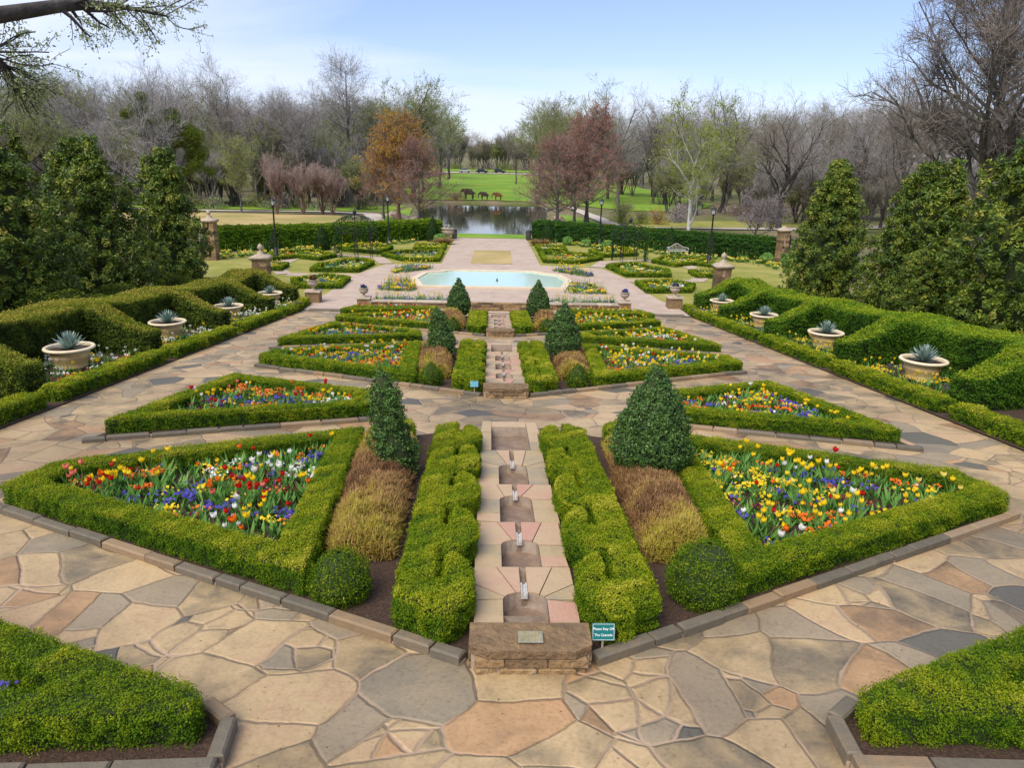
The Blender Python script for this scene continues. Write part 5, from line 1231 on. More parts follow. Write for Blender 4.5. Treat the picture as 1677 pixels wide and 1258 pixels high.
def tree_meshes(seed, style, bark, twig, bud=None, H=18.0, nbud=0, budsize=.16, dens=1.0, tw=1.0, tintb=.5):
    """two meshes: trunk with its limbs, and the crown of branchlets (with buds or young leaves)"""
    rng = np.random.default_rng(seed); a = G(); c = G()
    if style == 'spread':           # wide crown, forking limbs
        P, R = trunk_line(rng, .45 * H, .019 * H, 7, .14, (rng.normal(0, .10), 0), .62)
        P1, R1 = sprout(rng, P, R, 8, .38, 1.0, .47 * H, (.5, 1.15), .26, 6, .58, .20)
        P0, R0 = sprout(rng, P, R, 1, .98, 1.0, .5 * H, (.05, .3), .3, 6, .85, .14); P1 = np.concatenate([P1, P0]); R1 = np.concatenate([R1, R0])
        P2, R2 = sprout(rng, P1, R1, 6, .25, 1, .23 * H, (.5, 1.1), .16, 4, .58, .22)
        P3, R3 = sprout(rng, P2, R2, 6, .2, 1, .125 * H, (.5, 1.1), .12, 3, .55, .26)
        nb = 5
    elif style == 'upright':        # vase of long rising limbs
        P, R = trunk_line(rng, .64 * H, .016 * H, 8, .10, (rng.normal(0, .05), 0), .5)
        P1, R1 = sprout(rng, P, R, 12, .22, 1.0, .40 * H, (.4, .95), .34, 6, .50, .16)
        P2, R2 = sprout(rng, P1, R1, 6, .25, 1, .20 * H, (.45, .95), .22, 4, .55, .2)
        P3, R3 = sprout(rng, P2, R2, 6, .2, 1, .11 * H, (.5, 1.0), .18, 3, .55, .24)
        nb = 5
    elif style == 'conic':          # one straight leader, many side limbs
        P, R = trunk_line(rng, .98 * H, .020 * H, 9, .012, (0, 0), .12, 1.9)
        prof = lambda t: np.clip(1.12 - t, .12, 1) * np.clip((t - .04) * 7, .5, 1)
        P1, R1 = sprout(rng, P, R, 60, .17, .99, .56 * H, (1.05, 1.45), .16, 5, .30, .10, prof, 0)
        P2, R2 = sprout(rng, P1, R1, 7, .25, 1, .13 * H, (.5, 1.0), .10, 3, .5, .2)
        P3, R3 = sprout(rng, P2, R2, 5, .2, 1, .06 * H, (.4, 1.0), .05, 2, .5, .25)
        nb = 2
    elif style == 'cedar':          # big flat-layered old cypress with a stout trunk
        P, R = trunk_line(rng, .93 * H, .046 * H, 10, .022, (.02, 0), .12, 1.3)
        prof = lambda t: np.interp(t, [0, .3, .45, .7, .85, 1], [.75, .95, 1.0, .95, .7, .35])
        P1, R1 = sprout(rng, P, R, 54, .27, .99, .52 * H, (.95, 1.45), .22, 7, .34, .10, prof)
        P2, R2 = sprout(rng, P1, R1, 10, .2, 1, .16 * H, (.5, 1.0), .06, 4, .58, .18, None, .5)
        P3, R3 = sprout(rng, P2, R2, 8, .15, 1, .065 * H, (.4, 1.0), .10, 2, .5, .25, None, .3)
        nb = 5
    elif style == 'multi':          # several thin stems from the ground
        P, R = trunk_line(rng, .55 * H, .012 * H, 5, .08, (0, 0), .6)
        for q in range(5):
            an = q * 1.257 + rng.normal(0, .3); P_, R_ = trunk_line(rng, .6 * H, .012 * H, 5, .06, (.32 * math.cos(an), .32 * math.sin(an)), .6)
            P = np.concatenate([P, P_]); R = np.concatenate([R, R_])
        P1, R1 = sprout(rng, P, R, 6, .45, 1.0, .34 * H, (.2, .6), .30, 5, .6, .1)
        P2, R2 = sprout(rng, P1, R1, 7, .2, 1, .2 * H, (.3, .7), .25, 3, .5, .14)
        P3, R3 = sprout(rng, P2, R2, 6, .2, 1, .12 * H, (.3, .7), .2, 2, .5, .16)
        nb = 3
    tubes(a, P, R, 12, .5); tubes(a, P1, R1, 7, .5); tubes(a, P2, np.maximum(R2, .015), 5, .5)
    tn = lambda n: np.clip(tintb + rng.normal(0, .2, n), 0, 1)
    tubes(c, P3, np.maximum(R3, .011 * tw), 3, tn(len(P3)))
    P4, R4 = sprout(rng, P3, R3, nb, .15, 1, .062 * H * (1.0 if style != 'conic' else .8), (.4, 1.0), .14, 2, .6, .25)
    tubes(c, P4, np.maximum(R4, .0085 * tw), 2, tn(len(P4)))
    if style in ('spread', 'upright') and dens > 0:
        P5, R5 = sprout(rng, P4, R4, 2, .2, 1, .035 * H, (.4, 1.0), .12, 1, .7, .2); tubes(c, P5, np.maximum(R5, .0075 * tw), 2, tn(len(P5)))
    if nbud:
        i = rng.integers(0, len(P4), nbud); p, d = at_t(P4[i], rng.uniform(.2, 1, nbud)); p = p + rng.normal(0, .05, p.shape)
        nz = noise(p, 3.0, seed % 4)
        leaves(c, p, d, budsize, np.clip(.5 + .25 * nz + rng.normal(0, .2, nbud), 0, 1), .6, 1.4, 1, rng)
    return mesh_of(a, 'trunk', M[bark]), mesh_of(c, 'crown', [M[twig], M[bud] if bud else M[twig]])
def plant(ms, name, label, x, y, s=1.0, rz=0.0, cat='tree', group=None, z=None, sz=None):
    t = thing(name, label, cat, (x, y, float(tz(x, y)) - .1 if z is None else z), rz, group); t.scale = (s, s, sz or s)
    for nm, me in zip(('trunk', 'crown'), ms):
        o = bpy.data.objects.new(nm, me); COL.objects.link(o); o.parent = t
    return t

BARE = [tree_meshes(1, 'spread', 'bark', 'twig_grey'), tree_meshes(2, 'upright', 'bark', 'twig_grey'), tree_meshes(3, 'spread', 'bark_dark', 'twig_brown'),
        tree_meshes(4, 'upright', 'bark', 'twig_brown'), tree_meshes(5, 'spread', 'bark_dark', 'twig_grey'), tree_meshes(6, 'upright', 'bark_dark', 'twig_grey')]
BUDS = [tree_meshes(7, 'spread', 'bark', 'twig_olive', 'bud_olive', 18, 7500, .18), tree_meshes(8, 'upright', 'bark', 'twig_olive', 'bud_olive', 18, 6200, .17), tree_meshes(9, 'spread', 'bark_dark', 'twig_olive', 'bud_olive', 18, 9500, .19)]
rngT = np.random.default_rng(21)
def wood(rows, group, lab, blab, pb):
    for (x0, x1, y0, y1, n, hmin, hmax) in rows:
        for q in range(n):
            x = x0 + (x1 - x0) * (q + rngT.uniform(.1, .9)) / n; y = rngT.uniform(y0, y1); h = rngT.uniform(hmin, hmax)
            bud = rngT.random() < pb
            ms = BUDS[rngT.integers(len(BUDS))] if bud else BARE[rngT.integers(len(BARE))]
            plant(ms, 'bare_tree', blab if bud else lab, x, y, h / 18, rngT.uniform(0, 6.28), 'tree', group + (' coming into bud' if bud else ''))
wood([(-100, -24, 124, 133, 15, 11, 17), (-108, -22, 136, 150, 17, 14, 20), (-128, -24, 156, 180, 18, 16, 22), (-165, -26, 192, 235, 20, 17, 25), (-230, -30, 250, 320, 20, 19, 27)], 'bare trees of the wood beyond the left lawn',
     'bare grey tree of the dense wood beyond the left lawn', 'budding olive tree of the dense wood beyond the left lawn', .3)
wood([(34, 70, 128, 160, 9, 13, 18), (22, 105, 168, 200, 14, 17, 21), (28, 140, 210, 260, 18, 18, 23), (60, 125, 88, 130, 12, 12, 17), (40, 72, 108, 126, 5, 11, 15), (70, 240, 270, 340, 18, 20, 25)], 'bare trees of the park on the right',
     'bare tree of the park woodland on the right', 'budding olive tree of the park woodland on the right', .25)
wood([(-60, -22, 262, 330, 8, 18, 24), (16, 70, 275, 340, 9, 18, 24), (-80, 80, 352, 372, 30, 11, 15), (-100, 100, 385, 430, 34, 13, 18)], 'bare trees round the far lawn', 'bare tree at the edge of the far lawn', 'budding olive tree at the edge of the far lawn', .3)

# dense brush between the trunks
BRUSH = [tree_meshes(51, 'multi', 'bark', 'twig_grey', None, 9, 0, .1, 1, 1.3), tree_meshes(52, 'multi', 'bark', 'twig_brown', 'bud_olive', 9, 2600, .16, 1, 1.3), tree_meshes(53, 'multi', 'bark_dark', 'twig_olive', 'bud_olive', 8, 5200, .17, 1, 1.2)]
for (x0, x1, y0, y1, n, side) in ((-105, -21, 125, 145, 46, 'left wood'), (-130, -24, 150, 215, 40, 'left wood'), (30, 120, 124, 200, 46, 'right park trees'), (-60, -18, 180, 300, 14, 'left wood'), (16, 60, 215, 300, 14, 'right park trees'), (-70, 70, 346, 356, 34, 'trees beyond the far road'), (40, 75, 96, 126, 16, 'creek trees')):
    for q in range(n):
        x = x0 + (x1 - x0) * (q + rngT.uniform(0, 1)) / n; y = rngT.uniform(y0, y1); b = int(rngT.choice(3, p=(.45, .3, .25)))
        plant(BRUSH[b], 'brush_thicket', f'{("grey", "brownish", "greenish")[b]} brush thicket among the {side}', x, y, rngT.uniform(.65, 1.1) * (1.5 if y0 > 340 else 1), rngT.uniform(0, 6.28), 'brush', f'{("grey", "brownish", "greenish")[b]} brush thickets among the {side}')

# trees one can tell apart
TALL = tree_meshes(12, 'upright', 'bark', 'twig_grey', None, 21)
plant(TALL, 'bare_tree', 'tall bare tree with an open forked top above the left wood', -47.6, 138, 1.0, .4)
plant(tree_meshes(13, 'conic', 'bark', 'twig_grey', 'twig_pink', 23, 2500, .1), 'bare_tree', 'tallest pointed bare tree of the left wood', -28.5, 150, 1.08, 0)
plant(BARE[5], 'bare_tree', 'flat-topped bare tree rising above the far left wood', -76, 172, 1.42, 1.0, sz=1.40)
plant(BARE[1], 'bare_tree', 'bare tree with a pale trunk at the right end of the left wood', -33, 128, .98, 2.0)
plant(BARE[4], 'bare_tree', 'dark twisted bare tree in the middle of the left wood', -39, 129, .95, 3.3)
plant(BUDS[0], 'budding_tree', 'big round budding olive tree left of the far lawn', -18.5, 174, 1.42, .3)
plant(BUDS[2], 'budding_tree', 'budding tree with a leaning trunk behind the golden cypress', -25.5, 158, 1.22, 2.0)
plant(BARE[0], 'bare_tree', 'bare tree between the golden cypress and the far lawn', -21.5, 200, 1.35, 1.0)
plant(BUDS[0], 'budding_tree', 'round budding tree right of the far lawn, behind the pale cypress', 19.5, 196, 1.3, 4.0)
plant(BUDS[1], 'budding_tree', 'slim budding olive tree at the left edge of the far lawn', -15.2, 214, 1.25, 1.4)
plant(BUDS[2], 'budding_tree', 'budding olive tree farthest along the left edge of the far lawn', -14.8, 250, 1.25, 2.2)
plant(BUDS[2], 'budding_tree', 'wide grey-green budding tree right of the far lawn', 13.5, 222, 1.30, .9)
plant(BARE[3], 'bare_tree', 'bare pinkish tree at the right edge of the far lawn', 6.8, 232, .86, 4.0)
plant(BARE[0], 'bare_tree', 'large bare tree with a stout dark trunk on the green slope right of the pond', 27.0, 163, 1.22, 2.4)
plant(BUDS[1], 'budding_tree', 'tall budding tree behind the red cypresses', 22.5, 172, 1.28, .5)
plant(BARE[2], 'bare_tree', 'large dark bare tree leaning over the slope behind the pale sycamore', 38.4, 168, 1.35, 1.1)
plant(BARE[4], 'bare_tree', 'broad bare tree behind the pale sycamore', 43, 142, 1.22, 2.9)
plant(BARE[2], 'bare_tree', 'bare crooked tree to the right of the lamp post by the creek', 39.5, 103, .96, 5.0)
plant(BARE[5], 'bare_tree', 'bare many-forked tree left of the large cypress', 52, 108, .98, .7)
plant(BARE[0], 'bare_tree', 'bare grey-barked tree beyond the creek', 46.5, 110, .84, 3.7)
plant(BARE[3], 'bare_tree', 'slender bare tree just left of the large cypress', 47.5, 88, 1.06, 1.9)
plant(BUDS[1], 'budding_tree', 'budding tree on the right edge of the far lawn, nearest the pond', 12.5, 186, 1.1, 5.1)
plant(BARE[4], 'bare_tree', 'bare tree on the left edge of the far lawn, behind the pond', -17.5, 192, 1.15, .2)
plant(BARE[1], 'bare_tree', 'bare tree on the right of the far lawn, between two budding trees', 15.5, 205, 1.2, 3.2)
GOLD = tree_meshes(31, 'conic', 'bark_red', 'twig_brown', 'bud_gold', 14, 26000, .17)
RUST = tree_meshes(32, 'conic', 'bark', 'twig_pink', 'bud_rust', 14, 14000, .15)
RUST2 = tree_meshes(33, 'conic', 'bark', 'twig_pink', 'bud_rust', 14, 20000, .16)
plant(GOLD, 'bald_cypress', 'golden orange cypress at the left shore of the pond', -13.0, 102, 1.0, .3, sz=.92)
plant(RUST, 'bald_cypress', 'greyish pink cypress in front of the golden one at the left shore', -9.9, 98.5, .72, 1.2, sz=.70)
plant(RUST, 'bald_cypress', 'thin pinkish cypress behind the lamp at the left shore', -15.6, 106, .6, 2.5, sz=.62)
plant(RUST, 'bald_cypress', 'pale russet cypress at the right shore of the pond, nearest the water', 8.2, 98.5, .86, .1, sz=.76)
plant(RUST2, 'bald_cypress', 'tall deep russet cypress at the right shore of the pond', 12.9, 105, 1.0, 2.0, sz=1.04)
plant(RUST, 'bald_cypress', 'small russet cypress between the two larger ones at the right shore', 10.8, 101.5, .7, 4.2, sz=.74)
plant(tree_meshes(34, 'upright', 'bark_white', 'twig_olive', 'bud_lime', 15, 7500, .21, 1, 1, .75), 'sycamore', 'white-trunked tree with pale lime leaves right of the pond', 24.9, 94, 1.0, .8)
plant(tree_meshes(35, 'upright', 'bark', 'twig_olive', 'bud_lime', 9.5, 3600, .15), 'young_tree', 'young yellow-green tree on the left lawn', -38.7, 116, 1.0, 0)
CRAPE = tree_meshes(36, 'multi', 'bark_red', 'twig_pink', None, 7, 0, .1, 1, 1.0, .65)
for x, y, s, sz, lab in ((-32, 111.5, .8, 1.08, 'slim pinkish crape myrtle on the left lawn, leftmost of its row'), (-28.4, 112.5, 1.0, .95, 'rounded pinkish crape myrtle on the left lawn, second of its row'),
                         (-26.0, 114.5, .95, .93, 'rounded pinkish crape myrtle on the left lawn, third of its row'), (-24.2, 113.2, .9, .86, 'low pinkish crape myrtle on the left lawn, rightmost of its row')):
    plant(CRAPE, 'crape_myrtle', lab, x, y, s, x, 'tree', 'crape myrtles on the left lawn', sz=sz)
plant(tree_meshes(37, 'spread', 'bark', 'twig_grey', 'bud_purple', 7, 3600, .12), 'redbud_tree', 'small dusky pink flowering tree by the creek on the right', 31, 88.5, 1.0, 0)
# old cypress on the right
plant(tree_meshes(38, 'cedar', 'bark', 'twig_brown', 'bud_rust', 21, 3000, .09, 1, 1.35, .35), 'bare_cypress', 'huge bare spreading cypress with a stout fluted trunk on the right', 36.8, 56.5, .80, .5, z=-3.8, sz=.99)
# tree with mistletoe
mt = tree_meshes(39, 'upright', 'bark_dark', 'twig_grey', None, 12)
t = plant(mt, 'mistletoe_tree', 'bare tree hung with round green mistletoe above the left magnolias', -27.2, 62, .98, 2.6)
g = G(); 
for i, (x, z, r) in enumerate([(-.9, 11.2, .5), (-1.2, 10.3, .75), (-2.1, 9.9, .5), (-.8, 9.3, .55), (-.1, 9.1, .6), (1.4, 9.9, .7), (1.9, 9.4, .6), (2.6, 8.6, .85), (3.3, 8.3, .8), (2.2, 7.9, .7), (1.0, 7.3, .7), (3.0, 7.4, .75), (3.6, 6.9, .7), (2.6, 6.5, .8), (3.4, 6.0, .7), (2.4, 5.6, .6), (-1.1, 8.4, .4), (4.2, 5.6, .5)]):
    crown(g, [(x, rngT.normal(0, .5), z, r, r, r * .85)], 330, .14, .5, .30, 1.2, 0, 0, 800 + i, .7, .3)
m_ = g.build('mistletoe', [M['mistle'], M['mistle']], t); m_.rotation_euler = (0, 0, -2.6); m_.location = (0, 0, 1.3)
g = G(); P = np.array([[(-.3, 0, 5.2), (.4, .1, 6.5), (1.4, .2, 7.4), (2.6, .1, 7.7), (3.6, 0, 6.6)], [(-.3, 0, 5.0), (.6, 0, 7.6), (1.2, 0, 8.8), (1.8, .1, 9.4), (2.7, 0, 8.7)], [(-.3, 0, 5.2), (-.6, 0, 7.5), (-.9, 0, 9), (-1.1, 0, 10.2), (-.9, 0, 11.3)]])
tubes(g, P, np.repeat([[.16, .13, .10, .07, .03]], 3, 0), 6); b_ = g.build('limb', M['bark_dark'], t); b_.rotation_euler = (0, 0, -2.6); b_.location = (0, 0, 1.3)

# magnolias behind the side hedges
def magnolia(seed, H, W, gap):
    """upright leafy column: tufts of big leaves on an uneven envelope, darker inside, a few leading shoots at the top"""
    rng = np.random.default_rng(seed); n = 1900
    def env(u): return W * .5 * np.interp(u, [0, .06, .22, .45, .7, .86, .95, 1], [.62, .88, 1.0, .90, .66, .44, .26, .05])
    u = rng.random(n * 2); u = u[rng.random(n * 2) < env(u) / (W * .5) + .12][:n]; a = rng.uniform(0, 6.28, len(u))
    C0 = np.stack([np.cos(a) * env(u), np.sin(a) * env(u), .15 + u * (H - .35)], 1)
    big = noise(C0, 1.5, seed % 4); mid = noise(C0, .7, (seed + 1) % 4)
    f = (1 + .30 * big + .20 * mid) * (1 - .38 * rng.random(len(u)) ** 2.2); C0[:, :2] *= f[:, None]; C0[:, 2] += .18 * mid
    for q in range(10):               # leading shoots
        aa = rng.uniform(0, 6.28); r0 = rng.uniform(.1, .32) * W; z0 = H * rng.uniform(.60, .80); m = 34; t_ = rng.random(m)
        C0 = np.vstack([C0, np.stack([np.cos(aa) * r0 * (1 - .35 * t_) + rng.normal(0, .13, m), np.sin(aa) * r0 * (1 - .35 * t_) + rng.normal(0, .13, m), z0 + t_ * H * .20], 1)]); 
    k = 26; Q = np.repeat(C0, k, 0); out = unit(Q * np.array([1, 1, 0]) + np.array([0, 0, .5])); d = unit(out * .8 + rng.normal(0, .75, Q.shape))
    P = Q + d * rng.uniform(.06, .24, (len(Q), 1))
    tuft = np.repeat(rng.normal(0, .13, len(C0)), k)
    g = G(); leaves(g, P, unit(d + np.array([0, 0, .7])), .155, np.clip(.47 + tuft + .10 * noise(P, 1.6, 2) + rng.normal(0, .13, len(P)), 0, 1), .42, .55, 0, rng)
    uu = np.linspace(0, 1, 12); pr = [(max(float(env(x)) * .60, .02), .2 + x * (H - .7)) for x in uu]
    m2 = 12; ang = np.arange(m2) * 2 * math.pi / m2; pa = np.array(pr)
    V = np.stack([pa[:, :1] * np.cos(ang), pa[:, :1] * np.sin(ang), np.repeat(pa[:, 1:2], m2, 1)], 2).reshape(-1, 3); V[:, :2] *= (1 + .2 * noise(V, 1.5, seed % 4))[:, None]
    i, j = np.meshgrid(np.arange(11), np.arange(m2), indexing='ij'); j2 = (j + 1) % m2
    g.add(V, np.stack([i * m2 + j, i * m2 + j2, (i + 1) * m2 + j2, (i + 1) * m2 + j], 2).reshape(-1, 4), .5, 1, True)
    c = mesh_of(g, 'crown', [M['magnolia'], M['box_core']])
    a_ = G(); P, R = trunk_line(rng, H * .85, .14, 6, .02, (0, 0), .2); tubes(a_, P, R, 9)
    return mesh_of(a_, 'trunk', M['bark']), c
MG = [magnolia(901, 8.3, 5.2, 0), magnolia(902, 8.1, 4.6, 0), magnolia(903, 8.2, 4.2, 0)]
for i, (x, y, s, sz, rz, mi, lab) in enumerate([(-20.6, 30.6, 1.04, .98, .2, 0, 'broad glossy magnolia at the left edge of the picture'), (-20.4, 37.6, 1.05, 1.05, 1.4, 1, 'full glossy magnolia in the middle of the left row'), (-19.8, 45.2, .92, 1.0, 2.2, 2, 'narrower magnolia at the far end of the left row'),
                                            (19.7, 43.6, .95, 1.02, 3.0, 2, 'narrow magnolia at the far end of the right row'), (20.6, 35.6, 1.0, 1.0, .8, 1, 'full glossy magnolia in the middle of the right row'), (21.4, 29.6, 1.1, 1.06, 4.1, 0, 'broad glossy magnolia at the right edge of the picture'), (-21.5, 24.6, 1.0, .95, 2.9, 2, 'magnolia cut off by the left edge of the picture'), (19.0, 32.4, .62, .5, 1.9, 1, 'low magnolia between the two nearer ones on the right')]):
    plant(MG[mi], 'magnolia_tree', lab, x, y, s, rz, 'magnolia', 'magnolias behind the side hedges', sz=sz)
for i, (x, y, r, lab) in enumerate([(-17.3, 29.5, .9, 'reddish leafy shrub at the foot of the nearest left magnolia'), (-17.6, 34.0, .8, 'reddish leafy shrub between the left magnolias'), (-17.0, 40.5, .7, 'low reddish shrub at the foot of the far left magnolia')]):
    g = G(); rng = np.random.default_rng(i); zz = float(gz(x, y)); crown(g, [(x + rng.normal(0, .5), y + rng.normal(0, .7), zz + r * .8 + rng.normal(0, .2), r, r, r * .9) for _ in range(4)], 330, .12, .40, .5, 1, 0, 1, 860 + i, .3, .75)
    tag(g.build('leafy_shrub', [M['yew_red'], M['box_core']]), lab, 'shrub')

# leafing branch reaching in at the top left from an oak outside the picture
t = thing('oak_tree', 'oak branch with small pale leaves reaching in at the top left corner', 'tree', (-12.6, 9.0, float(tz(-12.6, 9.0))))
g = G(); rng = np.random.default_rng(44)
P, R = trunk_line(rng, 9.0, .34, 8, .02, (0, .02), .6); tubes(g, P, R, 12)
L1 = np.array([[(0, 0, 5.6), (2.6, .4, 6.0), (4.6, .7, 6.3), (5.8, 1.15, 6.45), (6.23, 2.3, 6.82), (6.42, 2.9, 6.95), (6.6, 3.5, 7.02), (6.9, 4.2, 7.04)]]); R1 = np.array([[.22, .17, .13, .105, .085, .055, .032, .015]])
L2 = np.array([[(0, 0, 4.9), (2.4, .4, 5.4), (4.6, .8, 5.85), (5.6, 1.0, 6.05), (5.75, 1.15, 6.07), (5.8, 1.3, 6.04), (5.85, 1.45, 5.96), (5.85, 1.6, 5.85)]]); R2_ = np.array([[.15, .11, .08, .06, .045, .035, .025, .012]])
LL = np.concatenate([L1, L2]); RR = np.concatenate([R1, R2_]); tubes(g, LL, RR, 9); g.build('trunk', M['bark_dark'], t)
c = G()
B2, Q2 = sprout(rng, LL, RR, 26, .55, 1.0, .62, (.4, 1.0), -.02, 5, .42, .16)
B3, Q3 = sprout(rng, B2, Q2, 6, .2, 1, .36, (.4, 1.0), -.10, 4, .5, .2)
tubes(c, B2, np.maximum(Q2, .009), 5, .15); tubes(c, B3, np.maximum(Q3 * .6, .004), 3, .2)
i = rng.integers(0, len(B3), 5200); p, d = at_t(B3[i], rng.uniform(.25, 1, 5200)); p = p + rng.normal(0, .035, p.shape)
leaves(c, p, d, .046, np.clip(.45 + rng.normal(0, .28, len(p)), 0, 1), .5, 1.5, 1, rng)
c.build('crown', [M['bark_dark'], M['leaf_pale']], t)

# shrubs by the pond and under the wood
def bush(name, lab, x, y, r, h, mat, n, size, tint=.5, group=None, seed=0, up=.8, kd=None):
    rng = np.random.default_rng(seed + 600); g = G(); zz = float(tz(x, y))
    u = unit(rng.normal(size=(n, 3))); f = rng.random(n) ** .45
    P = np.stack([x + u[:, 0] * r * f, y + u[:, 1] * r * f, zz + np.abs(u[:, 2]) * h * f + .05], 1)
    nz = noise(P, 1.2, seed % 4); k = rng.random(n) < np.clip(.75 + .5 * nz, .1, 1); P = P[k]
    leaves(g, P, u[k], size, np.clip(tint + .2 * nz[k] + rng.normal(0, .2, k.sum()), 0, 1), .45, 1.2, 0, rng)
    m_ = 90; a = rng.uniform(0, 6.28, m_); rr = rng.uniform(.2, .9, m_); st = np.tile([[x, y, zz]], (m_, 1)) + rng.normal(0, .12, (m_, 3)) * [1, 1, 0]; en = st + np.stack([np.cos(a) * r * rr, np.sin(a) * r * rr, h * rng.uniform(.5, 1, m_)], 1)
    tubes(g, np.stack([st, (st + en) / 2 + [0, 0, .15 * h], en], 1), np.tile([[.02, .014, .008]], (m_, 1)), 3, .4, 1)
    o = g.build(name, [M[mat], M['twig_brown']]); tag(o, lab, 'shrub', group)
bush('willow_shrub', 'lime green weeping shrub right of the inner right lamp post', 18.7, 110, 2.0, 3.2, 'bud_lime', 1800, .2, .35, seed=1)
bush('willow_shrub', 'smaller lime green shrub beside the path right of the pond', 21.0, 107, 1.4, 2.2, 'bud_lime', 900, .2, .3, seed=2)
bush('flowering_shrub', 'orange flowering shrub left of the white-trunked tree', 23.4, 107, 1.9, 2.5, 'bud_gold', 1500, .18, .7, seed=3)
bush('flowering_shrub', 'low orange shrub at the water right of the white-trunked tree', 28.6, 90.5, 2.4, 1.2, 'bud_gold', 1500, .16, .8, seed=4)
bush('bare_shrub', 'grey twiggy shrub behind the white-trunked tree', 27.6, 112, 2.2, 2.9, 'twig_grey', 2600, .22, .5, seed=5)
bush('bare_shrub', 'purplish twiggy shrub at the far right corner of the pond', 9.6, 163, 2.8, 3.4, 'twig_pink', 2600, .22, .35, seed=6)
bush('bare_shrub', 'reddish twiggy shrub at the far left corner of the pond', -8.4, 167, 2.6, 2.2, 'bud_rust', 1500, .2, .5, seed=7)
for i in range(26):
    x = -92 + 70 * (i + rngT.random()) / 26; y = rngT.uniform(122, 136)
    bush('understory_shrub', 'green understory shrub at the foot of the left wood' if i % 3 else 'brown twiggy shrub at the foot of the left wood', x, y, rngT.uniform(1.5, 3), rngT.uniform(1.2, 3.2), ('twig_olive', 'bud_olive', 'leaf_pale')[i % 3] if i % 3 else 'twig_brown', 900, .28, .3, 'green understory shrubs of the left wood' if i % 3 else 'brown understory shrubs of the left wood', 20 + i)
for i in range(16):
    x = 24 + 62 * (i + rngT.random()) / 16; y = rngT.uniform(118, 150)
    bush('understory_shrub', 'low twiggy shrub under the park trees on the right', x, y, rngT.uniform(1.5, 3), rngT.uniform(1.0, 2.6), ('twig_olive', 'twig_pink', 'twig_grey')[i % 3], 900, .28, .45, 'low shrubs under the right park trees', 60 + i)

for i in range(22):
    bush('understory_shrub', 'low brown brush beyond the far road', -64 + 6.1 * i + rngT.normal(0, 1), rngT.uniform(344, 349), 4.2, rngT.uniform(2.5, 5), ('twig_olive', 'twig_grey', 'bud_olive')[i % 3], 900, .5, .4, 'low brush beyond the far road', 90 + i)

# boulders round the pond and creek
for i in range(22):
    if i < 9: x, y = -10.4 - .55 * i + rngT.normal(0, .5), 100.0 + 1.6 * i + rngT.normal(0, .5)
    elif i < 17: j = i - 9; x, y = 7.0 + .38 * j + rngT.normal(0, .3), 97 + 2.2 * j + rngT.normal(0, .5)
    else: j = i - 17; x, y = 21 + 3.6 * j, 93 - 2.2 * j + (4 if j > 3 else 0)
    rng = np.random.default_rng(950 + i); r = rng.uniform(.45, 1.15); g = G()
    th = np.linspace(0, math.pi, 9); n2 = 12; ph = np.arange(n2) * 2 * math.pi / n2
    V = np.stack([np.sin(th)[:, None] * np.cos(ph), np.sin(th)[:, None] * np.sin(ph), np.repeat(np.cos(th)[:, None], n2, 1)], 2).reshape(-1, 3)
    V = V * (1 + .22 * noise(V + i, .9, i % 4))[:, None] * np.array([r * rng.uniform(1, 1.5), r, r * .62]); V[:, 2] = np.maximum(V[:, 2], -r * .4)
    ii, jj = np.meshgrid(np.arange(8), np.arange(n2), indexing='ij'); j2 = (jj + 1) % n2
    g.add(V, np.stack([ii * n2 + jj, (ii + 1) * n2 + jj, (ii + 1) * n2 + j2, ii * n2 + j2], 2).reshape(-1, 4), rng.uniform(.2, .9), 0, False)
    side = 'left shore of the pond' if i < 9 else 'right shore of the pond' if i < 17 else 'near bank of the creek'
    o = g.build('boulder', M['boulder'], None, (x, y, float(tz(x, y)) + .1)); o.rotation_euler = (0, 0, rng.uniform(0, 6)); tag(o, f'pale pinkish boulder on the {side}', 'boulder', f'boulders on the {side}')

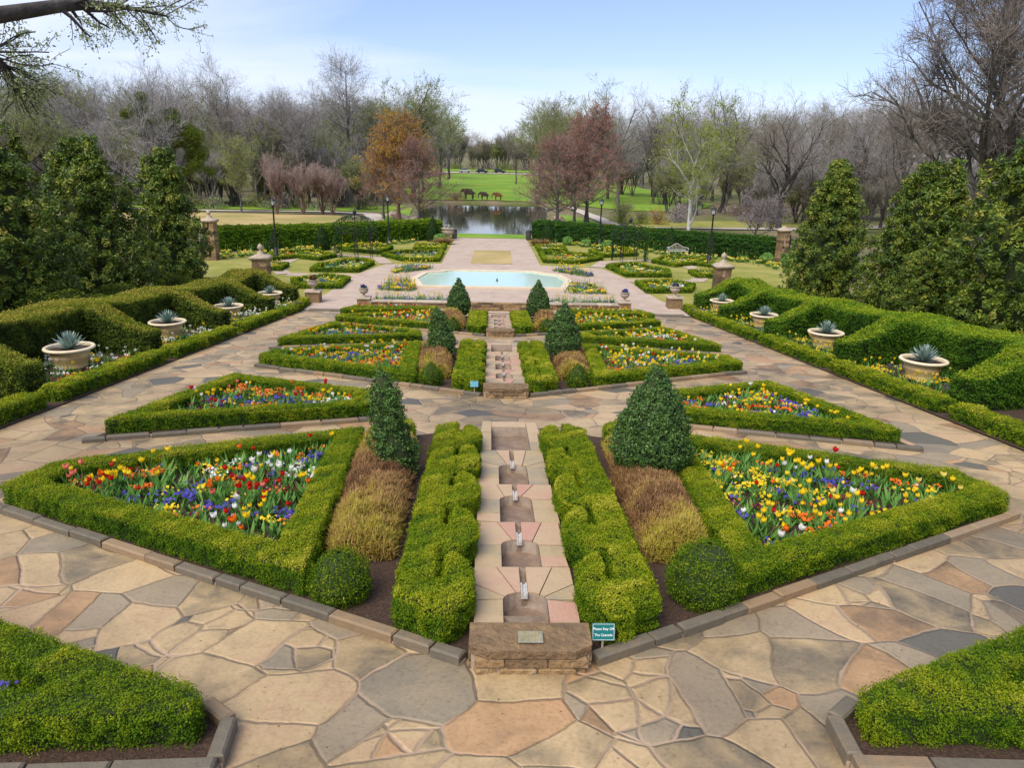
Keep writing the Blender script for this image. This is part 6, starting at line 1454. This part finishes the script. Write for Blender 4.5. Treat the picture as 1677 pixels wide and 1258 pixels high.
# three elephant statues on the far bank
def elephant(x, y, h, mat, label):
    t = thing('elephant_statue', label, 'statue', (x, y, float(tz(x, y)) + .08), math.pi)      # faces -X
    s = h / 2.0
    me = bpy.data.meshes.new('body'); V, E, Rr = [], [], []
    def ch(pts, parent=None):
        last = parent
        for (p, r) in pts:
            V.append(tuple(np.array(p) * s)); Rr.append(r * s); i = len(V) - 1
            if last is not None: E.append((last, i))
            last = i
        return last
    ch([((0, 0, 1.36), .54)]); f = ch([((.55, 0, 1.42), .50)], 0); b = ch([((-.55, 0, 1.38), .48)], 0)
    n = ch([((.95, 0, 1.58), .36), ((1.28, 0, 1.62), .33)], f)
    tr = ch([((1.52, 0, 1.36), .17), ((1.60, 0, 1.0), .13), ((1.58, 0, .62), .10), ((1.66, 0, .36), .075)], n)
    for (px, par) in ((.62, f), (-.62, b)):
        for sy in (-1, 1): ch([((px, sy * .30, .95), .23), ((px + .04, sy * .31, .5), .17), ((px, sy * .31, .08), .175)], par)
    ch([((-1.02, 0, 1.3), .06), ((-1.14, 0, .8), .04), ((-1.15, 0, .62), .05)], b)
    me.from_pydata(V, E, []); me.materials.append(mat)
    o = bpy.data.objects.new('body', me); COL.objects.link(o); o.parent = t
    sk = o.modifiers.new('skin', 'SKIN'); sk.use_smooth_shade = True
    for v, r in zip(me.skin_vertices[0].data, Rr): v.radius = (r, r)
    me.skin_vertices[0].data[0].use_root = True
    ss = o.modifiers.new('smooth', 'SUBSURF'); ss.levels = 1; ss.render_levels = 2
    for sy in (-1, 1):
        g = G(); pr = [(0, 0), (.1, .16), (-.02, .34), (-.28, .30), (-.40, .02), (-.34, -.28), (-.16, -.44), (-.02, -.28)]
        Vv = [((1.10 + a * .9) * s, sy * (.30 + .10 * (abs(a) * 2)) * s, (1.62 + b_) * s) for a, b_ in pr]; k = len(Vv)
        Vv += [(p[0], p[1] + sy * .05 * s, p[2]) for p in Vv[:k]]
        g.add(Vv, [(q, (q + 1) % k, k + (q + 1) % k, k + q) for q in range(k)]); g.add(Vv, [tuple(range(k))]); g.add(Vv, [tuple(range(2 * k - 1, k - 1, -1))])
        g.build('ear', mat, t)
    if h > 1.9:
        for sy in (-1, 1):
            g = G(); tubes(g, np.array([[(1.36 * s, sy * .2 * s, 1.35 * s), (1.62 * s, sy * .24 * s, 1.12 * s), (1.86 * s, sy * .2 * s, 1.12 * s)]]), np.array([[.06, .045, .012]]) * s, 6); g.build('tusk', M['limestone'], t)
elephant(-5.4, 167.6, 2.5, M['elephant'], 'largest dark elephant statue on the far pond bank, leading the other two')
elephant(-2.0, 167.8, 1.8, M['elephant'], 'small dark elephant statue following the largest one on the far bank')
elephant(1.0, 168.0, 1.75, M['rusty'], 'small reddish brown elephant statue, last of the three on the far bank')

# far fence, parked cars, houses
t = thing('rail_fence', 'thin rail fence along the far edge of the bright lawn', 'fence', (0, 292.5, float(tz(0, 292.5))))
for q in range(15):
    g = G(); g.box((-13 + q * 3.2, 0, .55), (.13, .13, 1.2)); g.build('post', M['bark_dark'], t)
g = G()
for zz in (.45, .95): g.box((9.4, 0, zz), (45, .06, .09))
g.build('rail', M['bark_dark'], t)
def car(x, y, rz, mat, label):
    t = thing('parked_car', label, 'car', (x, y, float(tz(x, y)) + .06), rz)
    g = G(); prof = [(-2.25, .45), (-2.3, .75), (-2.2, 1.0), (-1.2, 1.05), (.75, 1.02), (2.0, .92), (2.25, .72), (2.28, .42)]
    k = len(prof)
    V = [(a, -.88, b) for a, b in prof] + [(a, .88, b) for a, b in prof]
    g.add(V, [(i, (i + 1) % k, k + (i + 1) % k, k + i) for i in range(k)]); g.add(V, [tuple(range(k))]); g.add(V, [tuple(range(2 * k - 1, k - 1, -1))])
    g.build('body', mat, t)
    g = G(); c = [(-2.0, 1.02), (-1.55, 1.62), (.15, 1.66), (.95, 1.03)]
    V = [(a, -.80 + .12 * (b > 1.3), b) for a, b in c] + [(a, .80 - .12 * (b > 1.3), b) for a, b in c]
    g.add(V, [(i, (i + 1) % 4, 4 + (i + 1) % 4, 4 + i) for i in range(4)] + [(0, 1, 2, 3), (7, 6, 5, 4)]); g.build('window_glass', M['glass_dark'], t)
    g = G(); g.box((-.7, 0, 1.67), (1.75, 1.38, .06), 0, .5, 0, .02); g.build('roof', mat, t)
    for wx in (-1.4, 1.4):
        for wy in (-.82, .82):
            g = G(); an = np.arange(16) * math.pi / 8; V = [(wx + .34 * math.cos(b), wy - .11, .34 + .34 * math.sin(b)) for b in an] + [(wx + .34 * math.cos(b), wy + .11, .34 + .34 * math.sin(b)) for b in an]
            g.add(V, [(i, (i + 1) % 16, 16 + (i + 1) % 16, 16 + i) for i in range(16)]); g.add(V, [tuple(range(16))]); g.add(V, [tuple(range(31, 15, -1))])
            w = g.build('wheel', M['tyre'], t)
car(-4.3, 299, .1, M['car_dark'], 'dark blue car parked beyond the far lawn')
car(-11.0, 300, .05, M['car_silver'], 'silver car parked left of the dark one beyond the far lawn')
car(2.6, 301, .15, M['car_dark'], 'dark car parked to the right beyond the far lawn fence')
def house(x, y, w, d, h, lab, zb, band=True):
    t = thing('building', lab, 'building', (x, y, zb), -.35)
    g = G(); g.box((0, 0, h / 2), (w, d, h)); g.build('wall', M['wall_white'], t)
    for q in range(2):
        g = G(); g.box((0, -d / 2 - .02, h * (.32 + .40 * q)), (w * .92, .08, h * .16)); g.build('window', M['glass_dark'], t)
    g = G(); g.box((0, 0, h + .2), (w + 1.2, d + 1.2, .4), 0, .5, 0, .1); g.build('roof', M['roof'], t)
house(121, 208, 16, 10, 6.0, 'pale building with bands of windows behind the large cypress', float(tz(121, 208)) + 3.0)
house(98, 300, 22, 12, 5, 'long low building with a dark roof far behind the right trees', float(tz(98, 300)) + 9.5)

# fallen leaves and petals on the paving
rng = np.random.default_rng(5); g = G(); q = np.column_stack([rng.uniform(-8, 8, 900), 3.6 + 14 * rng.random(900) ** 1.6])
bad = np.zeros(900, bool)
for o_, s_, w_ in TER[:2]:
    for sg in (-1, 1):
        bad |= poly_inside(ccw([(sg * x, o_ + y) for x, y in [(0, 5.4), (.6, 5.4), (7.9, 9.6), (7.5, 11.4), (2.9, 14), (0, 15)]]), q[:, 0], q[:, 1])
q = q[~bad]; leaves(g, np.column_stack([q, ramp(q[:, 0], q[:, 1]) + .008]), np.tile([[0, 0, 1.0]], (len(q), 1)), .026, rng.random(len(q)), .5, .12, 0, rng)
kind(tag(g.build('leaf_litter', [M['straw']]), 'scattered fallen leaves and petals on the flagstones', 'leaf litter'), 'stuff')
